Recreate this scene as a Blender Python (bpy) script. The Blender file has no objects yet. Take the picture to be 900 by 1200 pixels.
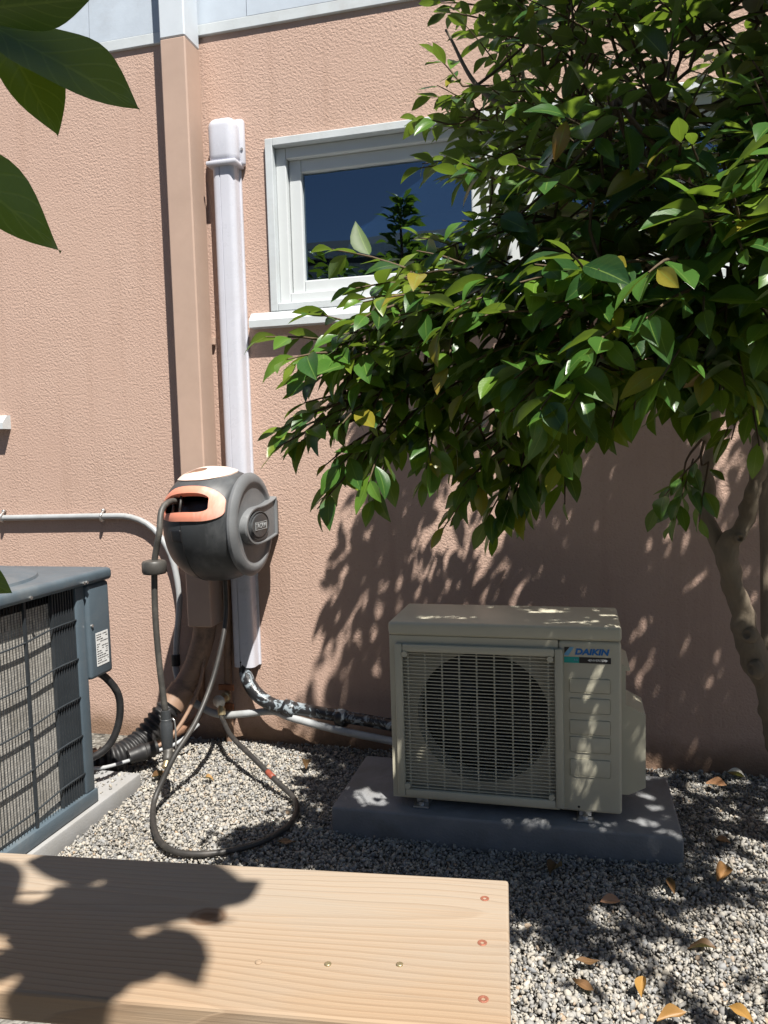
import bpy, bmesh, math, random
import numpy as np
from mathutils import Vector, Matrix, Euler

# ------------------------------------------------------------------ camera, world, sun, exposure
sc = bpy.context.scene
COL = sc.collection
rad = math.radians
YAW, PITCH, ROLL = rad(14.1), rad(-4.35), rad(-1.6)
CAM_H = 1.17
cf = Vector((-math.sin(YAW) * math.cos(PITCH), math.cos(YAW) * math.cos(PITCH), math.sin(PITCH)))
cr = Vector((math.cos(YAW), math.sin(YAW), 0))
cu = cr.cross(cf)
cr, cu = cr * math.cos(ROLL) + cu * math.sin(ROLL), cu * math.cos(ROLL) - cr * math.sin(ROLL)
cam_data = bpy.data.cameras.new('camera')
cam_data.sensor_fit = 'VERTICAL'
cam_data.sensor_height = 36
cam_data.sensor_width = 27
cam_data.lens = 27
cam_data.clip_start = 0.02
cam_data.clip_end = 500
cam = bpy.data.objects.new('camera', cam_data)
COL.objects.link(cam)
cam.matrix_world = Matrix(((cr.x, cu.x, -cf.x, 0), (cr.y, cu.y, -cf.y, 0), (cr.z, cu.z, -cf.z, CAM_H), (0, 0, 0, 1)))
sc.camera = cam

SUN_EL, SUN_AZ = rad(60), rad(38.5)        # azimuth measured from the wall's outward normal towards +x
SUN = Vector((math.sin(SUN_AZ) * math.cos(SUN_EL), -math.cos(SUN_AZ) * math.cos(SUN_EL), math.sin(SUN_EL)))
world = bpy.data.worlds.new('World')
sc.world = world
world.use_nodes = True
wn = world.node_tree
bg = wn.nodes['Background']
sky = wn.nodes.new('ShaderNodeTexSky')
sky.sky_type = 'NISHITA'
sky.sun_disc = False
sky.sun_elevation = SUN_EL
sky.sun_rotation = math.pi - SUN_AZ
sky.ozone_density = 1.2
sky.air_density = 0.65
sky.dust_density = 0.3
wn.links.new(sky.outputs[0], bg.inputs[0])
bg.inputs[1].default_value = 0.05
sd = bpy.data.lights.new('sun', 'SUN')
sd.energy = 5.0
sd.angle = rad(0.53)
sd.color = (1.0, 0.955, 0.88)
so = bpy.data.objects.new('sun', sd)
COL.objects.link(so)
so.rotation_euler = SUN.to_track_quat('Z', 'Y').to_euler()
so.location = (2, -3, 6)
sc.view_settings.view_transform = 'Standard'
sc.view_settings.look = 'None'
sc.view_settings.gamma = 1
sc.view_settings.exposure = 0.83
sc.render.film_transparent = False
sc.cycles.max_bounces = 5
sc.cycles.diffuse_bounces = 2
sc.cycles.glossy_bounces = 3
sc.cycles.transmission_bounces = 3
sc.cycles.transparent_max_bounces = 12
sc.cycles.use_denoising = True

WY = 2.86                                   # the wall's face
rng = random.Random(7)
nrg = np.random.default_rng(11)

# ------------------------------------------------------------------ materials
class NT:
    """tiny node-graph writer"""
    def __init__(s, name):
        s.m = bpy.data.materials.new(name)
        s.m.use_nodes = True
        s.t = s.m.node_tree
        s.b = s.t.nodes['Principled BSDF']
        s.out = s.t.nodes['Material Output']
    def n(s, kind, **kw):
        nd = s.t.nodes.new('ShaderNode' + kind)
        for k, v in kw.items():
            if k.startswith('i_'):
                key = k[2:]
                key = int(key) if key.isdigit() else key
                nd.inputs[key].default_value = v
            else:
                setattr(nd, k, v)
        return nd
    def l(s, a, b):
        s.t.links.new(a, b)
    def coord(s, kind='Object', scale=None):
        c = s.n('TexCoord')
        o = c.outputs[kind]
        if scale is not None:
            mp = s.n('Mapping')
            mp.inputs['Scale'].default_value = scale
            s.l(o, mp.inputs['Vector'])
            o = mp.outputs[0]
        return o
    def ramp(s, fac, stops, interp='LINEAR'):
        r = s.n('ValToRGB')
        r.color_ramp.interpolation = interp
        e = r.color_ramp.elements
        while len(e) < len(stops):
            e.new(0.5)
        for el, (p, c) in zip(e, stops):
            el.position = p
            el.color = (*c, 1) if len(c) == 3 else c
        s.l(fac, r.inputs[0])
        return r.outputs[0]
    def noise(s, vec, scale, detail=3, rough=0.55, dist=0.0):
        nd = s.n('TexNoise')
        nd.inputs['Scale'].default_value = scale
        nd.inputs['Detail'].default_value = detail
        nd.inputs['Roughness'].default_value = rough
        nd.inputs['Distortion'].default_value = dist
        s.l(vec, nd.inputs['Vector'])
        return nd.outputs['Fac']
    def math(s, op, a, b=None):
        nd = s.n('Math', operation=op)
        for i, v in enumerate((a, b)):
            if v is None:
                continue
            if isinstance(v, (int, float)):
                nd.inputs[i].default_value = v
            else:
                s.l(v, nd.inputs[i])
        return nd.outputs[0]
    def mix(s, fac, a, b, blend='MIX'):
        nd = s.n('Mix', data_type='RGBA', blend_type=blend)
        for sock, v in ((nd.inputs[0], fac), (nd.inputs[6], a), (nd.inputs[7], b)):
            if isinstance(v, (int, float)):
                sock.default_value = v
            elif isinstance(v, tuple):
                sock.default_value = (*v, 1) if len(v) == 3 else v
            else:
                s.l(v, sock)
        return nd.outputs[2]
    def bump(s, h, strength=0.4, dist=0.01, normal=None):
        nd = s.n('Bump')
        nd.inputs['Strength'].default_value = strength
        nd.inputs['Distance'].default_value = dist
        s.l(h, nd.inputs['Height'])
        if normal is not None:
            s.l(normal, nd.inputs['Normal'])
        return nd.outputs[0]
    def set(s, **kw):
        for k, v in kw.items():
            k = {'color': 'Base Color', 'rough': 'Roughness', 'metal': 'Metallic', 'spec': 'Specular IOR Level', 'normal': 'Normal', 'coat': 'Coat Weight'}.get(k, k)
            sock = s.b.inputs[k]
            if isinstance(v, (int, float)):
                sock.default_value = v
            elif isinstance(v, tuple):
                sock.default_value = (*v, 1)
            else:
                s.l(v, sock)
        return s.m

def plain(name, col, rough=0.5, var=0.12, scale=14, metal=0.0, bump=0.0, bscale=120, spec=0.5, dirt=None, dirt_amt=0.0):
    g = NT(name)
    v = g.coord('Object')
    n1 = g.noise(v, scale, 4, 0.6)
    lo = tuple(c * (1 - var) for c in col)
    hi = tuple(min(1, c * (1 + var)) for c in col)
    c = g.ramp(n1, [(0.3, lo), (0.7, hi)])
    if dirt is not None:
        n2 = g.noise(v, scale * 0.45, 6, 0.7, 0.6)
        f = g.ramp(n2, [(0.5, (0, 0, 0)), (0.72, (dirt_amt,) * 3)])
        c = g.mix(f, c, dirt)
    r = g.ramp(g.noise(v, scale * 3, 3), [(0.2, (max(0, rough - 0.08),) * 3), (0.8, (min(1, rough + 0.08),) * 3)])
    kw = dict(color=c, rough=r, metal=metal, spec=spec)
    if bump:
        kw['normal'] = g.bump(g.noise(v, bscale, 3), bump, 0.002)
    return g.set(**kw)

def stucco_material():
    g = NT('stucco')
    v = g.coord('Object')
    big = g.noise(v, 1.3, 4, 0.6)
    mid = g.noise(v, 9, 4, 0.65)
    c = g.ramp(big, [(0.3, (0.505, 0.352, 0.284)), (0.7, (0.555, 0.396, 0.322))])
    c = g.mix(g.ramp(mid, [(0.35, (0.0,) * 3), (0.75, (0.16,) * 3)]), c, (0.42, 0.27, 0.205))
    # soil splashed up along the foot of the wall
    sep = g.n('SeparateXYZ')
    g.l(v, sep.inputs[0])
    edge = g.math('ADD', sep.outputs[2], g.math('MULTIPLY', g.math('SUBTRACT', g.noise(v, 7, 5, 0.7), 0.5), 0.14))
    f = g.ramp(edge, [(0.03, (0.75,) * 3), (0.13, (0.0,) * 3)])
    c = g.mix(f, c, (0.17, 0.105, 0.062))
    # rain streaks
    st = g.noise(g.coord('Object', (14, 14, 0.7)), 1.0, 4, 0.6)
    c = g.mix(g.ramp(st, [(0.54, (0,) * 3), (0.8, (0.30,) * 3)]), c, (0.33, 0.21, 0.155))
    w1 = g.noise(v, 112, 3, 0.6, 0.35)
    w2 = g.noise(v, 300, 2, 0.6)
    h = g.math('ADD', g.math('MULTIPLY', g.ramp(w1, [(0.32, (0,) * 3), (0.66, (1,) * 3)]), 1.0), g.math('MULTIPLY', w2, 0.35))
    trowel = g.ramp(g.noise(v, 2.6, 3, 0.6), [(0.3, (0.55,) * 3), (0.7, (1.15,) * 3)])
    n = g.bump(g.math('MULTIPLY', h, trowel), 0.62, 0.0027)
    pit = g.ramp(w1, [(0.28, (0.4,) * 3), (0.42, (0,) * 3)])
    c = g.mix(pit, c, (0.38, 0.245, 0.185))
    return g.set(color=c, rough=0.92, spec=0.15, normal=n)

def gravel_material():
    g = NT('gravel')
    at = g.n('Attribute', attribute_name='tone')
    v = g.coord('Object')
    sep = g.n('SeparateColor')
    g.l(at.outputs['Color'], sep.inputs[0])
    c = g.ramp(sep.outputs[0], [(0.0, (0.14, 0.14, 0.135)), (0.12, (0.22, 0.215, 0.21)), (0.25, (0.32, 0.305, 0.28)), (0.42, (0.40, 0.36, 0.295)), (0.6, (0.27, 0.275, 0.28)), (0.78, (0.425, 0.395, 0.34)), (0.93, (0.50, 0.47, 0.42)), (1.0, (0.37, 0.27, 0.18))])
    sp = g.noise(v, 420, 3, 0.7)
    c = g.mix(g.ramp(sp, [(0.4, (0,) * 3), (0.75, (0.35,) * 3)]), c, (0.12, 0.115, 0.11))
    return g.set(color=c, rough=0.75, spec=0.3, normal=g.bump(sp, 0.3, 0.001))

def ground_material():
    g = NT('ground_soil')
    v = g.coord('Object')
    vo = g.n('TexVoronoi', feature='F1')
    vo.inputs['Scale'].default_value = 85
    g.l(v, vo.inputs['Vector'])
    hs = g.n('SeparateColor')
    g.l(vo.outputs['Color'], hs.inputs[0])
    c = g.ramp(hs.outputs[0], [(0.0, (0.06, 0.056, 0.05)), (0.35, (0.12, 0.113, 0.10)), (0.7, (0.16, 0.15, 0.13)), (1.0, (0.26, 0.25, 0.225))])
    return g.set(color=c, rough=0.9, spec=0.2, normal=g.bump(g.math('SUBTRACT', 1.0, vo.outputs['Distance']), 0.8, 0.008))

def leaf_material(name, top_stops, under, trans=0.3, gloss=0.3, rib=(0.22, 0.33, 0.07), vein=26, vs=0.08):
    g = NT(name)
    at = g.n('Attribute', attribute_name='tone')
    sep = g.n('SeparateColor')
    g.l(at.outputs['Color'], sep.inputs[0])
    top = g.ramp(sep.outputs[0], top_stops)
    uv = g.n('UVMap', uv_map='leaf')
    s2 = g.n('SeparateXYZ')
    g.l(uv.outputs[0], s2.inputs[0])
    ax = g.math('ABSOLUTE', g.math('SUBTRACT', s2.outputs[0], 0.5))
    ribf = g.ramp(ax, [(0.010, (0.6,) * 3), (0.03, (0,) * 3)])
    # side veins run forward from the midrib
    ph = g.math('SINE', g.math('MULTIPLY', g.math('SUBTRACT', s2.outputs[1], g.math('MULTIPLY', ax, 0.55)), float(vein * 2)))
    vf = g.ramp(ph, [(0.86, (0,) * 3), (1.0, (vs,) * 3)])
    top = g.mix(vf, top, rib)
    top = g.mix(ribf, top, rib)
    under = g.mix(vf, under, rib)
    geo = g.n('NewGeometry')
    c = g.mix(geo.outputs['Backfacing'], top, g.mix(ribf, under, rib))
    nz = g.noise(g.coord('Object'), 40, 3)
    c = g.mix(g.ramp(nz, [(0.35, (0,) * 3), (0.8, (0.25,) * 3)]), c, (0.03, 0.05, 0.008))
    r = g.mix(geo.outputs['Backfacing'], (gloss,) * 3, (0.55,) * 3)
    hb = g.math('ADD', vf, g.math('MULTIPLY', nz, 0.3))
    nrm = g.bump(hb, 0.3, 0.0012)
    g.set(color=c, rough=r, spec=0.5, normal=nrm)
    tr = g.n('BsdfTranslucent')
    tc = g.mix(0.65, c, (0.36, 0.55, 0.03), 'MIX')
    g.l(tc, tr.inputs[0])
    ms = g.n('MixShader')
    ms.inputs[0].default_value = trans
    g.l(g.b.outputs[0], ms.inputs[1])
    g.l(tr.outputs[0], ms.inputs[2])
    g.l(ms.outputs[0], g.out.inputs[0])
    return g.m

def bark_material(name, a, b, scale=30):
    g = NT(name)
    v = g.coord('Object', (1, 1, 0.45))
    n1 = g.noise(v, scale, 6, 0.7, 0.8)
    n2 = g.noise(v, scale * 0.25, 4, 0.6)
    c = g.mix(n2, g.ramp(n1, [(0.3, a), (0.7, b)]), tuple(x * 1.25 for x in b))
    c = g.mix(g.ramp(n1, [(0.25, (0.8,) * 3), (0.36, (0,) * 3)]), c, tuple(x * 0.45 for x in a))
    return g.set(color=c, rough=0.85, spec=0.2, normal=g.bump(n1, 0.8, 0.006))

def wood_material():
    g = NT('plank_wood')
    v = g.coord('Object')
    s = g.n('SeparateXYZ')
    g.l(v, s.inputs[0])
    wob = g.noise(g.coord('Object', (1.6, 9, 9)), 1.0, 4, 0.5)
    wob2 = g.noise(g.coord('Object', (0.9, 2.0, 2.0)), 1.0, 2, 0.5)
    # growth rings round an axis that runs almost along the board
    dy = g.math('ADD', g.math('SUBTRACT', s.outputs[1], 0.045), g.math('MULTIPLY', g.math('SUBTRACT', wob2, 0.5), 0.14))
    dz = g.math('ADD', g.math('ADD', s.outputs[2], 0.05), g.math('MULTIPLY', s.outputs[0], 0.035))
    r = g.math('SQRT', g.math('ADD', g.math('MULTIPLY', dy, dy), g.math('MULTIPLY', dz, dz)))
    ph = g.math('ADD', g.math('MULTIPLY', r, 105.0), g.math('MULTIPLY', wob, 2.0))
    fr = g.math('FRACT', ph)
    ring = g.ramp(fr, [(0.0, (0,) * 3), (0.55, (0.25,) * 3), (0.86, (1,) * 3), (0.94, (0.9,) * 3), (1.0, (0,) * 3)])
    c = g.mix(g.math('MULTIPLY', ring, g.ramp(g.math('ADD', s.outputs[1], 0.5), [(0.42, (0.62,) * 3), (0.56, (0.26,) * 3)])), g.ramp(g.math('ADD', g.math('ADD', s.outputs[1], 0.5), g.math('MULTIPLY', g.math('SUBTRACT', wob2, 0.5), 0.12)), [(0.38, (0.355, 0.258, 0.172)), (0.56, (0.352, 0.289, 0.224))]), (0.255, 0.170, 0.106))
    fib = g.noise(g.coord('Object', (5, 340, 340)), 1.0, 3, 0.6)
    c = g.mix(g.ramp(fib, [(0.3, (0.35,) * 3), (0.6, (0,) * 3)]), c, (0.36, 0.24, 0.15))
    grey = g.noise(g.coord('Object', (2.2, 7, 7)), 1.0, 4, 0.6)
    c = g.mix(g.ramp(grey, [(0.48, (0,) * 3), (0.72, (0.6,) * 3)]), c, (0.31, 0.265, 0.215))
    chk = g.noise(g.coord('Object', (2.5, 110, 110)), 1.0, 3, 0.6)
    c = g.mix(g.ramp(chk, [(0.70, (0,) * 3), (0.74, (0.75,) * 3)]), c, (0.13, 0.085, 0.05))
    # weathered streaks
    st = g.noise(g.coord('Object', (1.4, 30, 30)), 1.0, 4, 0.6)
    c = g.mix(g.ramp(st, [(0.58, (0,) * 3), (0.76, (0.6,) * 3)]), c, (0.21, 0.16, 0.12))
    # knots
    for kx, ky, sx, sy, kr in ((-0.405, 0.012, 1.0, 1.35, 0.030), (-0.94, -0.05, 1.0, 1.4, 0.018)):
        ex = g.math('MULTIPLY', g.math('SUBTRACT', s.outputs[0], kx), sx)
        ey = g.math('MULTIPLY', g.math('SUBTRACT', s.outputs[1], ky), sy)
        d = g.math('SQRT', g.math('ADD', g.math('MULTIPLY', ex, ex), g.math('MULTIPLY', ey, ey)))
        d = g.math('ADD', d, g.math('MULTIPLY', g.math('SUBTRACT', g.noise(v, 60, 3), 0.5), 0.010))
        kf = g.ramp(g.math('DIVIDE', d, kr), [(0.3, (0.9,) * 3), (0.55, (0.55,) * 3), (0.72, (0.7,) * 3), (1.0, (0,) * 3)])
        c = g.mix(kf, c, (0.15, 0.075, 0.035))
    h = g.math('ADD', g.math('MULTIPLY', ring, 0.6), g.math('MULTIPLY', fib, 0.6))
    return g.set(color=c, rough=0.7, spec=0.3, normal=g.bump(h, 0.35, 0.0025))

def glass_material():
    g = NT('window_glass')
    g.t.nodes.remove(g.b)
    fr = g.n('Fresnel')
    fr.inputs['IOR'].default_value = 2.7
    gl = g.n('BsdfGlossy')
    gl.inputs['Roughness'].default_value = 0.0
    gl.inputs['Color'].default_value = (0.62, 0.82, 1.0, 1)
    tr = g.n('BsdfTransparent')
    tr.inputs['Color'].default_value = (0.55, 0.6, 0.6, 1)
    wob = g.noise(g.coord('Object'), 2.2, 2)
    nb = g.bump(wob, 0.05, 0.02)
    g.l(nb, gl.inputs['Normal'])
    ms = g.n('MixShader')
    g.l(fr.outputs[0], ms.inputs[0])
    g.l(tr.outputs[0], ms.inputs[1])
    g.l(gl.outputs[0], ms.inputs[2])
    g.l(ms.outputs[0], g.out.inputs[0])
    return g.m

M = {}
M['stucco'] = stucco_material()
M['gravel'] = gravel_material()
M['soil'] = ground_material()
M['trim'] = plain('white_trim_paint', (0.56, 0.60, 0.62), 0.45, 0.06, 9, dirt=(0.36, 0.33, 0.29), dirt_amt=0.35, bump=0.15, bscale=60)
M['vinyl'] = plain('white_vinyl', (0.60, 0.63, 0.64), 0.35, 0.03, 8)
M['siding'] = plain('siding_paint', (0.45, 0.51, 0.58), 0.6, 0.07, 6, dirt=(0.33, 0.35, 0.37), dirt_amt=0.5, bump=0.35, bscale=30)
M['ds_paint'] = plain('downspout_paint', (0.47, 0.338, 0.268), 0.5, 0.05, 8, dirt=(0.38, 0.265, 0.205), dirt_amt=0.35)
M['ds_white'] = plain('downspout_white_paint', (0.6, 0.65, 0.7), 0.5, 0.05, 8)
M['pvc'] = plain('white_plastic_channel', (0.58, 0.59, 0.655), 0.3, 0.03, 9, dirt=(0.47, 0.46, 0.49), dirt_amt=0.3)
M['grey_pipe'] = plain('grey_conduit_plastic', (0.36, 0.375, 0.385), 0.42, 0.08, 18, dirt=(0.2, 0.19, 0.17), dirt_amt=0.5)
M['zinc'] = plain('zinc_plated_steel', (0.55, 0.55, 0.54), 0.35, 0.12, 60, metal=0.85)
M['brass'] = plain('weathered_brass', (0.42, 0.34, 0.2), 0.4, 0.2, 80, metal=0.7)
M['casing'] = plain('ivory_enamel', (0.57, 0.54, 0.42), 0.42, 0.03, 6, dirt=(0.42, 0.39, 0.31), dirt_amt=0.3)
M['casing_dark'] = plain('shroud_plastic', (0.46, 0.435, 0.35), 0.6, 0.06, 10)
M['black_metal'] = plain('black_fan_plastic', (0.018, 0.018, 0.018), 0.5, 0.2, 20)
M['blue_ink'] = plain('blue_print', (0.0, 0.16, 0.50), 0.4, 0.02, 20)
M['lightblue_ink'] = plain('pale_blue_print', (0.16, 0.42, 0.66), 0.4, 0.02, 20)
M['teal_ink'] = plain('teal_print', (0.0, 0.36, 0.32), 0.4, 0.05, 20)
M['black_ink'] = plain('black_print', (0.012, 0.012, 0.014), 0.4, 0.02, 20)
M['white_ink'] = plain('white_print', (0.75, 0.76, 0.75), 0.4, 0.02, 20)
M['pad'] = plain('grey_equipment_pad', (0.215, 0.22, 0.228), 0.8, 0.14, 9, bump=0.8, bscale=130, dirt=(0.15, 0.14, 0.125), dirt_amt=0.75)
M['concrete'] = plain('pale_concrete', (0.315, 0.315, 0.315), 0.85, 0.08, 9, bump=0.5, bscale=150, dirt=(0.27, 0.26, 0.24), dirt_amt=0.6)
M['slate'] = plain('slate_blue_enamel', (0.085, 0.115, 0.14), 0.36, 0.1, 8, dirt=(0.22, 0.22, 0.21), dirt_amt=0.35)
M['slate_dark'] = plain('dark_grille_enamel', (0.030, 0.036, 0.042), 0.5, 0.15, 15)
M['coil'] = None
M['reel'] = plain('charcoal_plastic', (0.038, 0.042, 0.046), 0.46, 0.12, 9, dirt=(0.17, 0.175, 0.18), dirt_amt=0.45, bump=0.12, bscale=240)
M['reel_light'] = plain('faded_grey_plastic', (0.145, 0.152, 0.16), 0.5, 0.14, 9, dirt=(0.25, 0.255, 0.26), dirt_amt=0.4, bump=0.12, bscale=240)
M['peach'] = plain('sun_bleached_red_plastic', (0.66, 0.25, 0.165), 0.55, 0.15, 7, dirt=(0.74, 0.52, 0.44), dirt_amt=0.85)
M['pale_peach'] = plain('bleached_pale_plastic', (0.74, 0.58, 0.50), 0.55, 0.06, 8, dirt=(0.7, 0.47, 0.38), dirt_amt=0.5)
M['hose'] = plain('grey_hose_rubber', (0.058, 0.055, 0.05), 0.5, 0.15, 25, dirt=(0.2, 0.185, 0.16), dirt_amt=0.5)
M['hose_dark'] = plain('dark_hose_rubber', (0.032, 0.03, 0.028), 0.5, 0.2, 25, dirt=(0.12, 0.105, 0.09), dirt_amt=0.5)
M['black_rubber'] = plain('black_rubber', (0.016, 0.016, 0.017), 0.5, 0.2, 25, dirt=(0.09, 0.085, 0.08), dirt_amt=0.5)
M['brown_pipe'] = plain('painted_brown_pipe', (0.27, 0.17, 0.115), 0.6, 0.12, 14, dirt=(0.05, 0.04, 0.035), dirt_amt=0.9)
M['rust'] = plain('rusty_clamp', (0.28, 0.11, 0.05), 0.7, 0.25, 60)
M['copper'] = plain('dull_copper', (0.30, 0.17, 0.11), 0.5, 0.2, 40, metal=0.5)
M['red_tape'] = plain('red_tape', (0.25, 0.06, 0.035), 0.5, 0.15, 40)
M['wood'] = wood_material()
M['screw'] = plain('reddish_deck_screw', (0.40, 0.16, 0.105), 0.4, 0.2, 300, metal=0.4)
M['glass'] = glass_material()
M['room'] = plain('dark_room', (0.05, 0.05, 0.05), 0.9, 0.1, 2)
M['bark'] = bark_material('smooth_bark', (0.085, 0.068, 0.048), (0.185, 0.152, 0.112), 26)
M['twig'] = bark_material('twig_bark', (0.05, 0.038, 0.025), (0.12, 0.085, 0.055), 60)
M['leaf'] = leaf_material('glossy_leaf', [(0.0, (0.015, 0.052, 0.016)), (0.35, (0.031, 0.096, 0.021)), (0.7, (0.070, 0.170, 0.025)), (0.88, (0.125, 0.225, 0.022)), (0.93, (0.30, 0.21, 0.03)), (0.97, (0.22, 0.10, 0.03)), (1.0, (0.16, 0.09, 0.04))], (0.09, 0.14, 0.055), 0.25, 0.31)
M['broad_leaf'] = leaf_material('broad_leaf', [(0.0, (0.035, 0.075, 0.02)), (1.0, (0.06, 0.115, 0.025))], (0.05, 0.085, 0.025), 0.3, 0.32, rib=(0.16, 0.22, 0.05), vein=20, vs=0.45)
M['dead'] = leaf_material('dead_leaf', [(0.0, (0.07, 0.036, 0.02)), (0.3, (0.14, 0.072, 0.035)), (0.55, (0.25, 0.125, 0.055)), (0.8, (0.42, 0.23, 0.05)), (0.95, (0.48, 0.26, 0.16)), (1.0, (0.66, 0.62, 0.55))], (0.25, 0.15, 0.08), 0.1, 0.5, rib=(0.3, 0.17, 0.08))

def coil_material():
    g = NT('coil_fins')
    v = g.coord('Object')
    br = g.n('TexBrick')
    br.inputs['Scale'].default_value = 60
    br.inputs['Mortar Size'].default_value = 0.03
    br.inputs['Brick Width'].default_value = 0.45
    br.inputs['Row Height'].default_value = 0.45
    br.offset = 0.0
    br.inputs['Color1'].default_value = (0.55, 0.525, 0.48, 1)
    br.inputs['Color2'].default_value = (0.36, 0.345, 0.32, 1)
    br.inputs['Mortar'].default_value = (0.10, 0.095, 0.09, 1)
    s = g.n('SeparateXYZ')
    g.l(v, s.inputs[0])
    cb = g.n('CombineXYZ')
    g.l(s.outputs[1], cb.inputs[0])
    g.l(s.outputs[2], cb.inputs[1])
    g.l(cb.outputs[0], br.inputs['Vector'])
    n = g.noise(v, 7, 4, 0.7)
    c = g.mix(g.ramp(n, [(0.45, (0,) * 3), (0.75, (0.6,) * 3)]), br.outputs['Color'], (0.2, 0.18, 0.145))
    return g.set(color=c, rough=0.6, spec=0.3, normal=g.bump(br.outputs['Fac'], -0.5, 0.003))
M['coil'] = coil_material()

def lineset_material():
    g = NT('wrapped_black_tape')
    v = g.coord('Object')
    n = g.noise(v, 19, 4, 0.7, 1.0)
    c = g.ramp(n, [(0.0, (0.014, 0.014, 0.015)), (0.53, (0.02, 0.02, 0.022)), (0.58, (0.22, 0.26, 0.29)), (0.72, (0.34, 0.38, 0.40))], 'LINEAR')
    return g.set(color=c, rough=0.32, normal=g.bump(g.noise(v, 70, 3), 0.5, 0.004))
M['lineset'] = lineset_material()

# ------------------------------------------------------------------ mesh helpers
def link(name, me, mat=None, parent=None, smooth=False, loc=None, rot=None):
    if mat is not None and len(me.materials) == 0:
        me.materials.append(M[mat] if isinstance(mat, str) else mat)
    if smooth:
        me.polygons.foreach_set('use_smooth', [True] * len(me.polygons))
    o = bpy.data.objects.new(name, me)
    COL.objects.link(o)
    if parent is not None:
        o.parent = parent
    if loc is not None:
        o.location = loc
    if rot is not None:
        o.rotation_euler = rot
    return o

def tag(o, label=None, cat=None, group=None, kind=None):
    if label: o['label'] = label
    if cat: o['category'] = cat
    if group: o['group'] = group
    if kind: o['kind'] = kind
    return o

def empty(name, loc, label, cat, group=None, rz=0.0):
    o = bpy.data.objects.new(name, None)
    o.empty_display_size = 0.1
    COL.objects.link(o)
    o.location = loc
    o.rotation_euler = (0, 0, rz)
    return tag(o, label, cat, group)

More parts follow.
